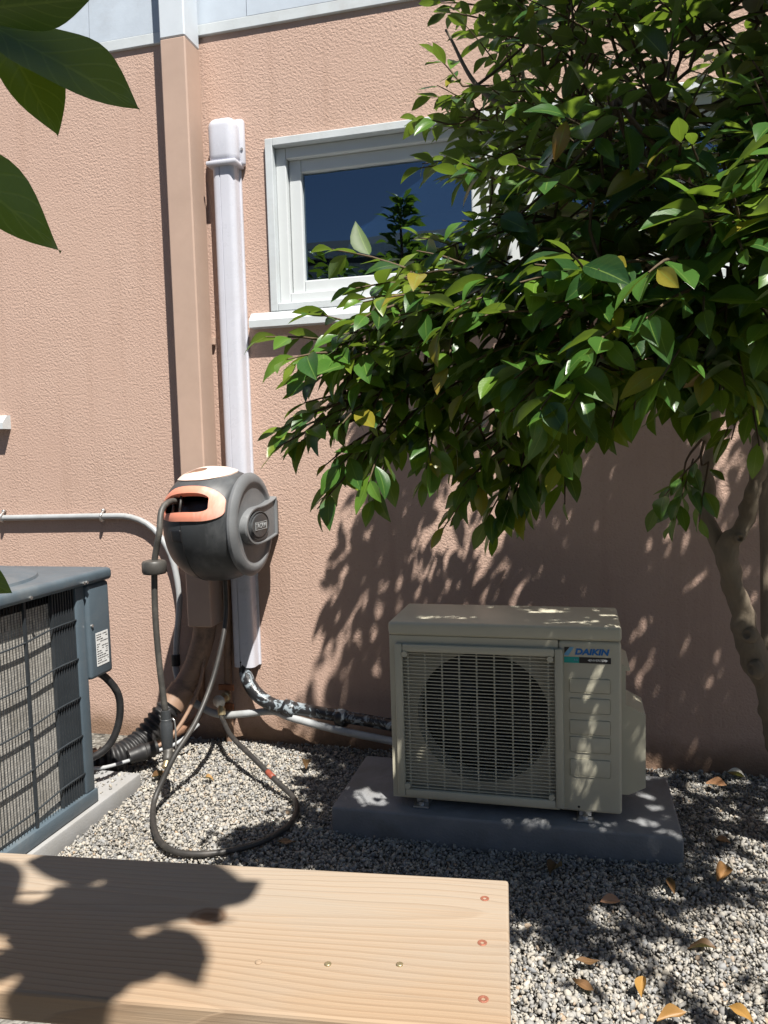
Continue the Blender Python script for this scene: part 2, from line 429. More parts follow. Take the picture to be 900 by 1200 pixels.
class Geo:
    """verts and faces collected in world coordinates; build() subtracts the parent's place"""
    def __init__(s):
        s.v, s.f = [], []
    def add(s, v, f):
        k = len(s.v)
        s.v += [tuple(p) for p in v]
        s.f += [tuple(i + k for i in q) for q in f]
        return s
    def box(s, x0, x1, y0, y1, z0, z1, bev=0.0, seg=2):
        if bev <= 0:
            v = [(x, y, z) for z in (z0, z1) for y in (y0, y1) for x in (x0, x1)]
            return s.add(v, [(0, 2, 3, 1), (4, 5, 7, 6), (0, 1, 5, 4), (2, 6, 7, 3), (0, 4, 6, 2), (1, 3, 7, 5)])
        bm = bmesh.new()
        bmesh.ops.create_cube(bm, size=1)
        for q in bm.verts:
            q.co = ((x0 + x1) / 2 + q.co.x * (x1 - x0), (y0 + y1) / 2 + q.co.y * (y1 - y0), (z0 + z1) / 2 + q.co.z * (z1 - z0))
        bmesh.ops.bevel(bm, geom=bm.edges[:] + bm.verts[:], offset=bev, segments=seg, affect='EDGES', profile=0.5)
        bm.verts.index_update()
        s.add([q.co[:] for q in bm.verts], [[q.index for q in fc.verts] for fc in bm.faces])
        bm.free()
        return s
    def tube(s, pts, r, n=10, step=None, cap=True, squash=None):
        P, Rr = spline(pts, r, step)
        tang = np.gradient(P, axis=0)
        tang /= np.linalg.norm(tang, axis=1)[:, None] + 1e-9
        up = np.array((0, 0, 1.0)) if abs(tang[0][2]) < 0.9 else np.array((1.0, 0, 0))
        a = np.cross(tang[0], up); a /= np.linalg.norm(a)
        vs = []
        for i in range(len(P)):
            a = a - tang[i] * (a @ tang[i]); a /= np.linalg.norm(a) + 1e-9
            b = np.cross(tang[i], a)
            for k in range(n):
                t = 2 * math.pi * k / n
                vs.append(P[i] + Rr[i] * (math.cos(t) * a + math.sin(t) * b))
        fs = []
        for i in range(len(P) - 1):
            for k in range(n):
                k2 = (k + 1) % n
                fs.append((i * n + k, i * n + k2, (i + 1) * n + k2, (i + 1) * n + k))
        if cap:
            fs.append(tuple(range(n))[::-1])
            fs.append(tuple((len(P) - 1) * n + k for k in range(n)))
        return s.add(vs, fs)
    def cyl(s, p0, p1, r0, r1=None, n=20):
        p0, p1 = np.array(p0, float), np.array(p1, float)
        r1 = r0 if r1 is None else r1
        t = (p1 - p0) / np.linalg.norm(p1 - p0)
        up = np.array((0, 0, 1.0)) if abs(t[2]) < 0.9 else np.array((1.0, 0, 0))
        a = np.cross(t, up); a /= np.linalg.norm(a); b = np.cross(t, a)
        ring = lambda p, r: [p + r * (math.cos(2 * math.pi * k / n) * a + math.sin(2 * math.pi * k / n) * b) for k in range(n)]
        v = ring(p0, r0) + ring(p1, r1)
        f = [(k, (k + 1) % n, n + (k + 1) % n, n + k) for k in range(n)]
        f += [tuple(range(n))[::-1], tuple(range(n, 2 * n))]
        return s.add(v, f)
    def lathe(s, origin, axis, prof, n=40):
        """prof: (distance along axis, radius)"""
        t = np.array(axis, float); t /= np.linalg.norm(t)
        up = np.array((0, 0, 1.0)) if abs(t[2]) < 0.9 else np.array((0, 1.0, 0))
        a = np.cross(t, up); a /= np.linalg.norm(a); b = np.cross(t, a)
        o = np.array(origin, float)
        v = [o + t * d + r * (math.cos(2 * math.pi * k / n) * a + math.sin(2 * math.pi * k / n) * b) for d, r in prof for k in range(n)]
        f = [(i * n + k, i * n + (k + 1) % n, (i + 1) * n + (k + 1) % n, (i + 1) * n + k) for i in range(len(prof) - 1) for k in range(n)]
        f += [tuple(range(n))[::-1], tuple((len(prof) - 1) * n + k for k in range(n))]
        return s.add(v, f)
    def prism(s, poly, y0, y1, plane='xz'):
        """polygon extruded between two values of the third axis"""
        n = len(poly)
        mk = {'xz': lambda p, t: (p[0], t, p[1]), 'yz': lambda p, t: (t, p[0], p[1]), 'xy': lambda p, t: (p[0], p[1], t)}[plane]
        v = [mk(p, y0) for p in poly] + [mk(p, y1) for p in poly]
        f = [tuple(range(n)), tuple(range(n, 2 * n))[::-1]] + [(k, n + k, n + (k + 1) % n, (k + 1) % n) for k in range(n)]
        return s.add(v, f)
    def mesh(s, name, origin=(0, 0, 0), fix=True):
        me = bpy.data.meshes.new(name)
        o = np.array(origin)
        me.from_pydata([tuple(np.array(p) - o) for p in s.v], [], s.f)
        if fix:
            bm = bmesh.new(); bm.from_mesh(me)
            bmesh.ops.recalc_face_normals(bm, faces=bm.faces[:])
            bm.to_mesh(me); bm.free()
        me.update()
        return me
    def build(s, name, mat, parent=None, smooth=False, angle=None):
        org = (0, 0, 0)
        if parent is not None:
            org = world_loc(parent)
        me = s.mesh(name, org)
        if smooth or angle:
            me.polygons.foreach_set('use_smooth', [True] * len(me.polygons))
            if angle:
                sharp_by_angle(me, angle)
        return link(name, me, mat, parent)

def world_loc(o):
    p = Vector((0, 0, 0))
    while o is not None:
        p += o.location
        o = o.parent
    return tuple(p)

def sharp_by_angle(me, ang):
    bm = bmesh.new(); bm.from_mesh(me)
    for e in bm.edges:
        if len(e.link_faces) == 2 and e.calc_face_angle(0) > ang:
            e.smooth = False
    bm.to_mesh(me); bm.free()

def spline(pts, r, step=None):
    P = np.array(pts, float)
    R = np.full(len(P), r, float) if np.isscalar(r) else np.array(r, float)
    if len(P) == 2 and step is None:
        return P, R
    step = step or 0.02
    E = np.vstack([2 * P[0] - P[1], P, 2 * P[-1] - P[-2]])
    out, ro = [], []
    for i in range(len(P) - 1):
        a, b, c, d = E[i:i + 4]
        n = max(2, int(np.linalg.norm(c - b) / step))
        for k in range(n):
            t = k / n
            out.append(0.5 * (2 * b + (c - a) * t + (2 * a - 5 * b + 4 * c - d) * t * t + (3 * b - a - 3 * c + d) * t ** 3))
            ro.append(R[i] * (1 - t) + R[i + 1] * t)
    out.append(P[-1]); ro.append(R[-1])
    return np.array(out), np.array(ro)

def text_mesh(txt, size, shear=0.0, bold=0.0, depth=0.0006, align='CENTER', spacing=1.0):
    cu_ = bpy.data.curves.new('lettering', 'FONT')
    cu_.body = txt; cu_.size = size; cu_.shear = shear; cu_.offset = bold; cu_.extrude = depth
    cu_.align_x = align; cu_.align_y = 'CENTER'; cu_.space_character = spacing
    cu_.resolution_u = 3
    ob = bpy.data.objects.new('lettering_source', cu_)
    me = bpy.data.meshes.new_from_object(ob)
    bpy.data.objects.remove(ob)
    bpy.data.curves.remove(cu_)
    return me

def rrect(cx, cz, w, h, r, n=5):
    out = []
    for sx, sz, a0 in ((1, 1, 0), (-1, 1, 90), (-1, -1, 180), (1, -1, 270)):
        for k in range(n + 1):
            a = rad(a0 + 90 * k / n)
            out.append((cx + sx * (w / 2 - r) + r * math.cos(a), cz + sz * (h / 2 - r) + r * math.sin(a)))
    return out

# ------------------------------------------------------------------ leaves
def leaf_arrays(L, W, nl, nw, fold, curl, tipw=0.0, wave=0.0, seed=0):
    """leaf along +y, upper side +z"""
    r = random.Random(seed)
    ph = r.uniform(0, 6)
    V, UV, F = [], [], []
    for i in range(nl + 1):
        t = i / nl
        w = W * (math.sin(math.pi * min(1, t * 0.985 + 0.012) ** 0.97) ** 0.95) * (1 - 0.12 * t ** 3)
        if i == nl: w = 0.0006
        for j in range(nw + 1):
            s = j / nw * 2 - 1
            z = fold * abs(s) * w - curl * L * t * t + wave * math.sin(t * 9 + ph + (1.5 if s > 0 else 0)) * abs(s)
            V.append((s * w / 2, t * L * (1 - 0.25 * curl * t), z))
            UV.append((j / nw, t))
    for i in range(nl):
        for j in range(nw):
            a = i * (nw + 1) + j
            F.append((a, a + 1, a + nw + 2, a + nw + 1))
    return np.array(V), np.array(UV), F

def leaf_mesh(name, arrs, tone, mat):
    V, UV, F = arrs
    me = bpy.data.meshes.new(name)
    me.from_pydata([tuple(p) for p in V], [], F)
    uv = me.uv_layers.new(name='leaf')
    li = np.empty(len(me.loops), int); me.loops.foreach_get('vertex_index', li)
    uv.data.foreach_set('uv', UV[li].ravel())
    at = me.color_attributes.new('tone', 'FLOAT_COLOR', 'POINT')
    at.data.foreach_set('color', np.tile((tone, tone, tone, 1.0), (len(V), 1)).ravel())
    me.polygons.foreach_set('use_smooth', [True] * len(me.polygons))
    me.materials.append(M[mat])
    return me

def leaf_frame(d, n):
    y = d.normalized()
    x = y.cross(n)
    if x.length < 1e-4: x = y.orthogonal()
    x.normalize()
    z = x.cross(y)
    return Matrix((x, y, z)).transposed()

def bulk_leaves(name, items, variants, mat, parent):
    """items: (pos, 3x3, scale, tone, variant) -> one mesh"""
    vs, uvs, fs, tn = [], [], [], []
    k = 0
    org = np.array(world_loc(parent)) if parent else np.zeros(3)
    for pos, m3, s, tone, vi in items:
        V, UV, F = variants[vi]
        A = np.array(m3)
        vs.append((V * s) @ A.T + np.array(pos) - org)
        uvs.append(UV); tn.append(np.full(len(V), tone))
        fs.append(np.array(F) + k); k += len(V)
    vs, uvs, fs, tn = np.vstack(vs), np.vstack(uvs), np.vstack(fs), np.concatenate(tn)
    me = bpy.data.meshes.new(name)
    me.vertices.add(len(vs)); me.vertices.foreach_set('co', vs.ravel().astype(np.float32))
    me.loops.add(fs.size); me.loops.foreach_set('vertex_index', fs.ravel())
    me.polygons.add(len(fs))
    me.polygons.foreach_set('loop_start', np.arange(0, fs.size, 4))
    me.update(calc_edges=True)
    uv = me.uv_layers.new(name='leaf'); uv.data.foreach_set('uv', uvs[fs.ravel()].ravel())
    at = me.color_attributes.new('tone', 'FLOAT_COLOR', 'POINT')
    at.data.foreach_set('color', np.column_stack([tn, tn, tn, np.ones_like(tn)]).ravel())
    me.polygons.foreach_set('use_smooth', [True] * len(me.polygons))
    me.materials.append(M[mat])
    return link(name, me, None, parent)

# ------------------------------------------------------------------ the ground and its gravel
g = Geo()
g.add([(-60, -60, -0.012), (60, -60, -0.012), (60, 60, -0.012), (-60, 60, -0.012)], [(0, 1, 2, 3)])
tag(g.build('ground', 'soil'), kind='structure')

PAD = (-0.745, 0.282, 2.185, 2.60, 0.085)
SLAB = (-2.35, -1.520, 1.35, 2.375, 0.055)

def make_gravel():
    ico = bmesh.new(); bmesh.ops.create_icosphere(ico, subdivisions=1, radius=1)
    V1 = np.array([v.co[:] for v in ico.verts]); ico.verts.index_update()
    F1 = np.array([[v.index for v in f.verts] for f in ico.faces]); ico.free()
    ico = bmesh.new(); bmesh.ops.create_icosphere(ico, subdivisions=2, radius=1)
    V2 = np.array([v.co[:] for v in ico.verts]); ico.verts.index_update()
    F2 = np.array([[v.index for v in f.verts] for f in ico.faces]); ico.free()
    def scatter(x0, x1, y0, y1, sp, layers, hi, lift=None):
        V, F = (V2, F2) if hi else (V1, F1)
        pts = []
        for l in range(layers):
            gx, gy = np.meshgrid(np.arange(x0, x1, sp), np.arange(y0, y1, sp))
            p = np.column_stack([gx.ravel(), gy.ravel()])
            p = p + nrg.uniform(-0.62, 0.62, p.shape) * sp + l * sp * 0.5
            z = nrg.uniform(-0.004, 0.002, len(p)) + l * nrg.uniform(0.002, 0.007, len(p))
            if l: 
                kp = nrg.random(len(p)) < 0.55
                p, z = p[kp], z[kp]
            z = z + 0.006 * np.sin(p[:, 0] * 5.1) * np.sin(p[:, 1] * 6.3 + 1) + 0.003 * np.sin(p[:, 0] * 17 + p[:, 1] * 13)
            pts.append(np.column_stack([p, z]))
        P = np.vstack(pts)
        keep = np.ones(len(P), bool)
        if lift is not None:
            P[:, 2] = lift
            keep &= nrg.random(len(P)) < np.clip((P[:, 1] - 2.14) / 0.16, 0.05, 0.7)
        for q in (PAD, SLAB) if lift is None else ():
            keep &= ~((P[:, 0] > q[0] + 0.004) & (P[:, 0] < q[1] - 0.004) & (P[:, 1] > q[2] + 0.004) & (P[:, 1] < q[3] - 0.004))
        keep &= P[:, 1] < WY - 0.002
        P = P[keep]
        n = len(P)
        size = np.clip(nrg.lognormal(math.log(0.0039), 0.42, n), 0.0020, 0.0100)
        sx = nrg.uniform(0.75, 1.3, n); sy = nrg.uniform(0.75, 1.15, n); sz = nrg.uniform(0.4, 0.75, n)
        q = nrg.normal(size=(n, 4)); q[:, 1:3] *= 0.6; q /= np.linalg.norm(q, axis=1)[:, None]
        w, x, y, z = q.T
        Rm = np.stack([np.stack([1 - 2 * (y * y + z * z), 2 * (x * y - z * w), 2 * (x * z + y * w)], -1),
                       np.stack([2 * (x * y + z * w), 1 - 2 * (x * x + z * z), 2 * (y * z - x * w)], -1),
                       np.stack([2 * (x * z - y * w), 2 * (y * z + x * w), 1 - 2 * (x * x + y * y)], -1)], 1)
        base = V[None] * np.stack([sx, sy, sz], -1)[:, None, :] * size[:, None, None]
        base = base * (1 + 0.17 * nrg.normal(size=(n, len(V), 1)) * (0.62 if hi else 1.0))
        W = np.einsum('nij,nvj->nvi', Rm, base) + P[:, None, :]
        Fi = F[None] + (np.arange(n) * len(V))[:, None, None]
        tone = np.repeat(nrg.random(n), len(V))
        return W.reshape(-1, 3), Fi.reshape(-1, 3), tone
    A = scatter(-0.25, 0.80, 1.25, 1.62, 0.0080, 2, True)
    B = scatter(-0.25, 1.05, 1.62, WY, 0.0081, 2, False)
    C_ = scatter(-1.74, -0.25, 1.70, WY, 0.0085, 2, False)
    D_ = scatter(SLAB[0] + 0.9 * (SLAB[1] - SLAB[0]) - 0.3, SLAB[1] - 0.02, 2.16, SLAB[3] - 0.01, 0.016, 1, False, SLAB[4] + 0.003)
    vs, fs, tn, k = [], [], [], 0
    for W, Fi, t in (A, B, C_, D_):
        vs.append(W); fs.append(Fi + k); tn.append(t); k += len(W)
    vs, fs, tn = np.vstack(vs), np.vstack(fs), np.concatenate(tn)
    me = bpy.data.meshes.new('gravel')
    me.vertices.add(len(vs)); me.vertices.foreach_set('co', vs.ravel().astype(np.float32))
    me.loops.add(fs.size); me.loops.foreach_set('vertex_index', fs.ravel().astype(np.int32))
    me.polygons.add(len(fs)); me.polygons.foreach_set('loop_start', np.arange(0, fs.size, 3).astype(np.int32))
    me.update(calc_edges=True)
    at = me.color_attributes.new('tone', 'FLOAT_COLOR', 'POINT')
    at.data.foreach_set('color', np.column_stack([tn, tn, tn, np.ones_like(tn)]).ravel().astype(np.float32))
    me.polygons.foreach_set('use_smooth', np.ones(len(fs), bool))
    me.materials.append(M['gravel'])
    print('gravel tris', len(fs))
    return tag(link('gravel', me), 'pale grey and tan pea gravel spread over the yard', 'gravel', kind='stuff')
make_gravel()

# ------------------------------------------------------------------ the house: stucco wall, siding, windows
house = empty('house', (-0.5, WY, 0), 'peach stucco house wall under pale blue siding with white framed windows', 'house')
WIN = (-1.14, 0.65, 1.735, 2.377)
WIN2 = (-3.6, -2.46, 1.385, 2.3)
def wall_with_openings():
    xs = [-4.4, WIN2[0], WIN2[1], WIN[0], WIN[1], 3.2]
    zs = [-0.15, WIN2[2], WIN[2], WIN2[3], WIN[3], 2.80]
    gg = Geo()
    def hole(x, z):
        return any(w[0] - 1e-4 < x < w[1] + 1e-4 and w[2] - 1e-4 < z < w[3] + 1e-4 for w in (WIN, WIN2))
    for i in range(5):
        for j in range(5):
            if not hole((xs[i] + xs[i + 1]) / 2, (zs[j] + zs[j + 1]) / 2):
                gg.add([(xs[i], WY, zs[j]), (xs[i + 1], WY, zs[j]), (xs[i + 1], WY, zs[j + 1]), (xs[i], WY, zs[j + 1])], [(0, 1, 2, 3)])
    D = 0.16
    for w in (WIN, WIN2):
        a, b, c, d = w
        gg.add([(a, WY, c), (b, WY, c), (b, WY, d), (a, WY, d), (a, WY + D, c), (b, WY + D, c), (b, WY + D, d), (a, WY + D, d)],
               [(0, 1, 5, 4), (1, 2, 6, 5), (2, 3, 7, 6), (3, 0, 4, 7)])
    return gg
wg = wall_with_openings()
wme = wg.mesh('stucco_wall', (-0.5, WY, 0), fix=False)
link('stucco_wall', wme, 'stucco', house)
Geo().box(-4.4, 3.2, WY - 0.012, WY + 0.1, 2.80, 2.842, 0.003).build('trim_board', 'trim', house)
# lap siding, board by board
for row in range(5):
    z0 = 2.842 + row * 0.19
    cuts = {0: [-4.4, -2.86, -2.12, -1.88, -1.2, 0.4, 1.9, 3.2], 1: [-4.4, -3.1, -1.7, -0.4, 1.1, 3.2]}[row % 2]
    for a, b in zip(cuts[:-1], cuts[1:]):
        sb = Geo()
        t = 0.0015
        y0b, y0t = WY - 0.011 - rng.uniform(0, 0.002), WY - 0.003
        v = [(a + t, y0b, z0), (b - t, y0b, z0), (b - t, y0t, z0 + 0.2), (a + t, y0t, z0 + 0.2),
             (a + t, WY + 0.02, z0), (b - t, WY + 0.02, z0), (b - t, WY + 0.02, z0 + 0.2), (a + t, WY + 0.02, z0 + 0.2)]
        sb.add(v, [(0, 1, 2, 3), (4, 7, 6, 5), (0, 4, 5, 1), (3, 2, 6, 7), (0, 3, 7, 4), (1, 5, 6, 2)])
        sb.build('siding_board', 'siding', house)

def frame_ring(x0, x1, z0, z1, w, y0, y1, bev=0.003):
    """four butted rails of width w"""
    gg = Geo()
    gg.box(x0, x0 + w, y0, y1, z0, z1, bev)
    gg.box(x1 - w, x1, y0, y1, z0, z1, bev)
    gg.box(x0 + w, x1 - w, y0 + 0.0006, y1, z1 - w, z1, bev)
    gg.box(x0 + w, x1 - w, y0 + 0.0006, y1, z0, z0 + w, bev)
    return gg

def make_window(w, lights, label):
    x0, x1, z0, z1 = w
    win = bpy.data.objects.new('window', None); COL.objects.link(win); win.parent = house
    win.location = ((x0 + x1) / 2 + 0.5, 0, z0)
    win.empty_display_size = 0.1
    win['label'] = label
    frame_ring(x0 - 0.004, x1 + 0.004, z0 - 0.004, z1 + 0.004, 0.030, WY - 0.020, WY + 0.06).build('trim', 'trim', win)
    fr = frame_ring(x0 + 0.026, x1 - 0.026, z0 + 0.026, z1 - 0.026, 0.042, WY + 0.012, WY + 0.09, 0.004)
    n = len(lights)
    for k in range(n - 1):
        mx0, mx1 = lights[k][1] + 0.048, lights[k + 1][0] - 0.048
        fr.box(mx0, mx1, WY + 0.0125, WY + 0.09, z0 + 0.068, z1 - 0.068, 0.003)
    fr.build('frame', 'vinyl', win)
    gz0, gz1 = z0 + 0.088, z1 - 0.160
    for a, b in lights:
        frame_ring(a - 0.048, b + 0.048, z0 + 0.067, z1 - 0.067, 0.050, WY + 0.036, WY + 0.085, 0.005).build('sash', 'vinyl', win)
        gl = Geo().box(a - 0.004, b + 0.004, WY + 0.058, WY + 0.064, z0 + 0.11, z1 - 0.11)
        gl.build('pane', 'glass', win)
    sl = Geo()
    sl.prism([(WY - 0.050, z0 - 0.038), (WY - 0.050, z0 - 0.064), (WY + 0.02, z0 - 0.064), (WY + 0.02, z0 - 0.004), (WY - 0.0205, z0 - 0.006)], x0 - 0.085, x1 + 0.085, 'yz')
    sl.build('sill', 'trim', win)
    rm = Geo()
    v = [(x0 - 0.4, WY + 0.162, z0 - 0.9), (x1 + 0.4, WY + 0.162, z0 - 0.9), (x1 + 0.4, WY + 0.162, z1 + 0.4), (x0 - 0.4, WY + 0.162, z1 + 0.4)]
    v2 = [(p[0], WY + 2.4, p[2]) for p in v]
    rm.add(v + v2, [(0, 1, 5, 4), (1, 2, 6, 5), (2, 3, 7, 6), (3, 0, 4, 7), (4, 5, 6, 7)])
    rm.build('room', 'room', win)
    return win
make_window(WIN, [(-1.022, -0.362), (-0.128, 0.532)], 'wide white framed window half hidden by the tree')
make_window(WIN2, [(-3.48, -2.58)], 'window whose sill end shows at the left edge')

# ------------------------------------------------------------------ downspout with its drain
ds = empty('downspout', (-1.45, 2.79, 0.5), 'square peach painted downspout, white at the top, with a broken brown drain pipe', 'downspout')
def downspout_body(z0, z1):
    gg = Geo()
    gg.box(-1.502, -1.398, 2.725, 2.842, z0, z1, 0.005, 1)
    return gg
downspout_body(0.505, 2.742).build('pipe', 'ds_paint', ds)
downspout_body(2.7425, 3.9).build('painted_white_top', 'ds_white', ds)
for z in (1.62, 0.62):
    Geo().box(-1.512, -1.388, 2.8425, 2.8555, z, z + 0.03, 0.002).build('wall_strap', 'ds_paint', ds)
el = Geo().tube([(-1.452, 2.785, 0.53), (-1.468, 2.782, 0.44), (-1.50, 2.77, 0.34), (-1.535, 2.745, 0.265), (-1.56, 2.71, 0.215)], [0.046, 0.045, 0.045, 0.046, 0.047], 18, 0.012)
elo = el.build('elbow_pipe', 'brown_pipe', ds, smooth=True)
Geo().tube([(-1.541, 2.738, 0.252), (-1.556, 2.716, 0.221), (-1.572, 2.692, 0.192)], [0.053, 0.053, 0.054], 18, 0.01).build('coupling', 'brown_pipe', ds, angle=0.5)
# black corrugated pipe that runs on to the condenser
cp, crd = spline([(-1.565, 2.70, 0.205), (-1.60, 2.65, 0.15), (-1.64, 2.57, 0.085), (-1.69, 2.47, 0.06), (-1.80, 2.42, 0.055), (-2.0, 2.44, 0.05)], 0.045, 0.006)
crd = np.array([0.047 + 0.004 * (1 if (i // 2) % 2 else -1) for i in range(len(cp))])
gg = Geo(); gg.tube(cp[::1], crd, 16, 0.5); gg.build('drain_hose', 'black_rubber', ds, smooth=True)

# ------------------------------------------------------------------ line set cover
lc = empty('line_set_cover', (-1.285, 2.82, 0.33), 'white vertical plastic channel covering the pipes beside the downspout', 'pipe cover')
def channel(x0, x1, z0, z1, yf, round_=0.022):
    prof = [(x0 - 0.006, WY - 0.001), (x0 - 0.006, WY - 0.010), (x0, WY - 0.012)]
    for k in range(6):
        a = rad(180 + 90 * k / 5)
        prof.append((x0 + round_ + round_ * math.cos(a), yf + round_ + round_ * math.sin(a)))
    w = x1 - x0
    prof += [(x0 + 0.36 * w, yf), (x0 + 0.37 * w, yf + 0.003), (x0 + 0.40 * w, yf + 0.003), (x0 + 0.41 * w, yf)]
    for k in range(6):
        a = rad(270 + 90 * k / 5)
        prof.append((x1 - round_ + round_ * math.cos(a), yf + round_ + round_ * math.sin(a)))
    prof += [(x1, WY - 0.012), (x1 + 0.006, WY - 0.010), (x1 + 0.006, WY - 0.001)]
    gg = Geo(); gg.prism(prof, z0, z1, 'xy')
    return gg
channel(-1.346, -1.256, 0.33, 2.33, WY - 0.07).build('channel', 'pvc', lc, angle=0.5)
capg = Geo()
capg.box(-1.357, -1.240, WY - 0.084, WY - 0.0015, 2.285, 2.462, 0.036, 6)
capo = capg.build('end_cap', 'pvc', lc, angle=0.7)
Geo().box(-1.3605, -1.2365, WY - 0.088, WY - 0.003, 2.282, 2.300, 0.006, 2).build('collar', 'pvc', lc, angle=0.5)
Geo().box(-1.351, -1.226, WY - 0.030, WY - 0.0005, 2.29, 2.466, 0.012, 3).build('wall_flange', 'pvc', lc, angle=0.6)
Geo().cyl((-1.233, WY - 0.034, 2.35), (-1.233, WY - 0.029, 2.35), 0.005).build('screw', 'zinc', lc)
Geo().cyl((-1.31, WY - 0.0725, 0.352), (-1.31, WY - 0.069, 0.352), 0.003).build('screw', 'black_ink', lc)

# ------------------------------------------------------------------ insulated line set and electrical conduit
ls = empty('refrigerant_line_set', (-0.95, 2.75, 0.17), 'black taped pipe bundle from the pipe cover to the ivory unit', 'pipe bundle')
Geo().tube([(-1.303, 2.825, 0.40), (-1.302, 2.815, 0.33), (-1.29, 2.80, 0.284), (-1.245, 2.785, 0.228), (-1.17, 2.775, 0.19), (-1.063, 2.77, 0.181), (-0.879, 2.74, 0.172), (-0.663, 2.68, 0.172), (-0.545, 2.56, 0.19), (-0.50, 2.50, 0.20)],
           [0.026, 0.027, 0.027, 0.028, 0.026, 0.025, 0.023, 0.023, 0.022, 0.022], 14, 0.015).build('insulation', 'lineset', ls, smooth=True)
for p, q in (((-1.125, 2.772, 0.186), (-1.075, 2.768, 0.174)), ((-0.895, 2.742, 0.168), (-0.855, 2.736, 0.165))):
    Geo().tube([p, ((p[0] + q[0]) / 2, (p[1] + q[1]) / 2, (p[2] + q[2]) / 2), q], [0.032, 0.034, 0.031], 14, 0.01).build('tape_wrap', 'lineset', ls, smooth=True)

ec = empty('electrical_conduit', (-1.6, 2.83, 0.5), 'grey conduit clipped along the wall that dips and runs to the ivory unit', 'conduit')
Geo().tube([(-4.3, 2.842, 0.934), (-3.2, 2.842, 0.935), (-2.449, 2.842, 0.936), (-2.189, 2.842, 0.938), (-1.93, 2.842, 0.940), (-1.80, 2.842, 0.934), (-1.70, 2.842, 0.885), (-1.625, 2.836, 0.78), (-1.592, 2.83, 0.64), (-1.592, 2.825, 0.55), (-1.607, 2.82, 0.426), (-1.612, 2.815, 0.34)],
           0.0125, 12, 0.03).build('rigid_run', 'grey_pipe', ec, smooth=True)
Geo().tube([(-1.612, 2.815, 0.345), (-1.610, 2.81, 0.303), (-1.575, 2.80, 0.214), (-1.491, 2.79, 0.157), (-1.405, 2.785, 0.133), (-1.309, 2.79, 0.140), (-1.179, 2.79, 0.158), (-1.085, 2.755, 0.148), (-0.88, 2.71, 0.128), (-0.669, 2.66, 0.120), (-0.545, 2.58, 0.13), (-0.50, 2.52, 0.14)],
           0.0145, 12, 0.02).build('flexible_run', 'grey_pipe', ec, smooth=True)
Geo().cyl((-1.613, 2.8155, 0.365), (-1.611, 2.812, 0.32), 0.0185, n=14).build('fitting', 'black_rubber', ec)
for x in (-2.43, -1.935):
    cl = Geo()
    cl.tube([(x, 2.846, 0.918), (x, 2.826, 0.926), (x, 2.824, 0.945), (x, 2.842, 0.958), (x, 2.852, 0.968)], 0.005, 8, 0.006)
    cl.cyl((x, 2.858, 0.965), (x, 2.842, 0.965), 0.006, n=10)
    cl.build('clip', 'zinc', ec, smooth=True)

# ------------------------------------------------------------------ hose bib
hb = empty('hose_bib', (-1.40, 2.82, 0.18), 'brown water pipe with a brass tap strapped to the wall below the hose reel', 'tap')
Geo().tube([(-1.372, 2.838, 0.80), (-1.382, 2.838, 0.5), (-1.392, 2.838, 0.26), (-1.392, 2.835, 0.0), (-1.392, 2.835, -0.02)], 0.016, 12, 0.05).build('pipe', 'brown_pipe', hb, smooth=True)
Geo().box(-1.425, -1.358, 2.812, 2.8225, 0.225, 0.25, 0.003).build('strap', 'rust', hb)
vb = Geo()
vb.lathe((-1.392, 2.826, 0.20), (0, -1, 0), [(0, 0.017), (0.01, 0.02), (0.02, 0.02), (0.024, 0.014), (0.05, 0.014), (0.052, 0.019), (0.066, 0.019), (0.068, 0.012)], 16)
vb.tube([(-1.392, 2.79, 0.20), (-1.39, 2.765, 0.196), (-1.385, 2.752, 0.175), (-1.383, 2.75, 0.155)], 0.0125, 12, 0.008)
vb.build('valve_body', 'brass', hb, angle=0.6)
hw = Geo()
hw.lathe((-1.392, 2.756, 0.2), (0, -1, 0), [(0, 0.008), (0.004, 0.026), (0.008, 0.027), (0.012, 0.02), (0.013, 0.005)], 10)
hw.build('handle', 'zinc', hb, angle=0.6)
Geo().box(-1.422, -1.362, 2.8125, 2.824, 0.145, 0.17, 0.003).build('strap', 'rust', hb)

# ------------------------------------------------------------------ hose reel
RC = np.array((-1.287, 2.585, 0.927)); RR = 0.207; HW = 0.140
reel = empty('hose_reel', (-1.262, 2.84, 0.72), 'round charcoal wall hose reel with bleached red mouth and grip', 'hose reel')
def body_radius(x):
    """radius of the drum housing at x from its middle"""
    u = min(1.0, abs(x) / HW)
    return RR * (1 - (0.20 if x > 0 else 0.30) * u ** 2.4) * (1 - max(0, u - 0.86) ** 2 * 6)
def reel_pt(x, th, off=0.0):
    """th = 0 faces the yard, 90 deg is up"""
    r = body_radius(x) + off
    # the brow and snout push the upper front outward
    k = math.exp(-((th - rad(38)) / rad(34)) ** 2) * 0.022 * (1 - (x / HW) ** 2 * 0.6)
    r += k
    return (RC[0] + x, RC[1] - r * math.cos(th), RC[2] + r * math.sin(th))
bd = Geo()
NX, NT_ = 36, 128
xs_ = [HW * math.sin(math.pi / 2 * (2 * i / NX - 1)) for i in range(NX + 1)]
def wrap(a):
    return (a + math.pi) % (2 * math.pi) - math.pi
vv = [reel_pt(x, wrap(2 * math.pi * k / NT_)) for x in xs_ for k in range(NT_)]
ff = [(i * NT_ + k, i * NT_ + (k + 1) % NT_, (i + 1) * NT_ + (k + 1) % NT_, (i + 1) * NT_ + k) for i in range(NX) for k in range(NT_)]
def in_mouth(i, k):
    x = (xs_[i] + xs_[i + 1]) / 2; t = math.degrees(wrap(2 * math.pi * (k + 0.5) / NT_))
    return abs(x + 0.026) < 0.100 and abs(t - 24.5) < 9.2
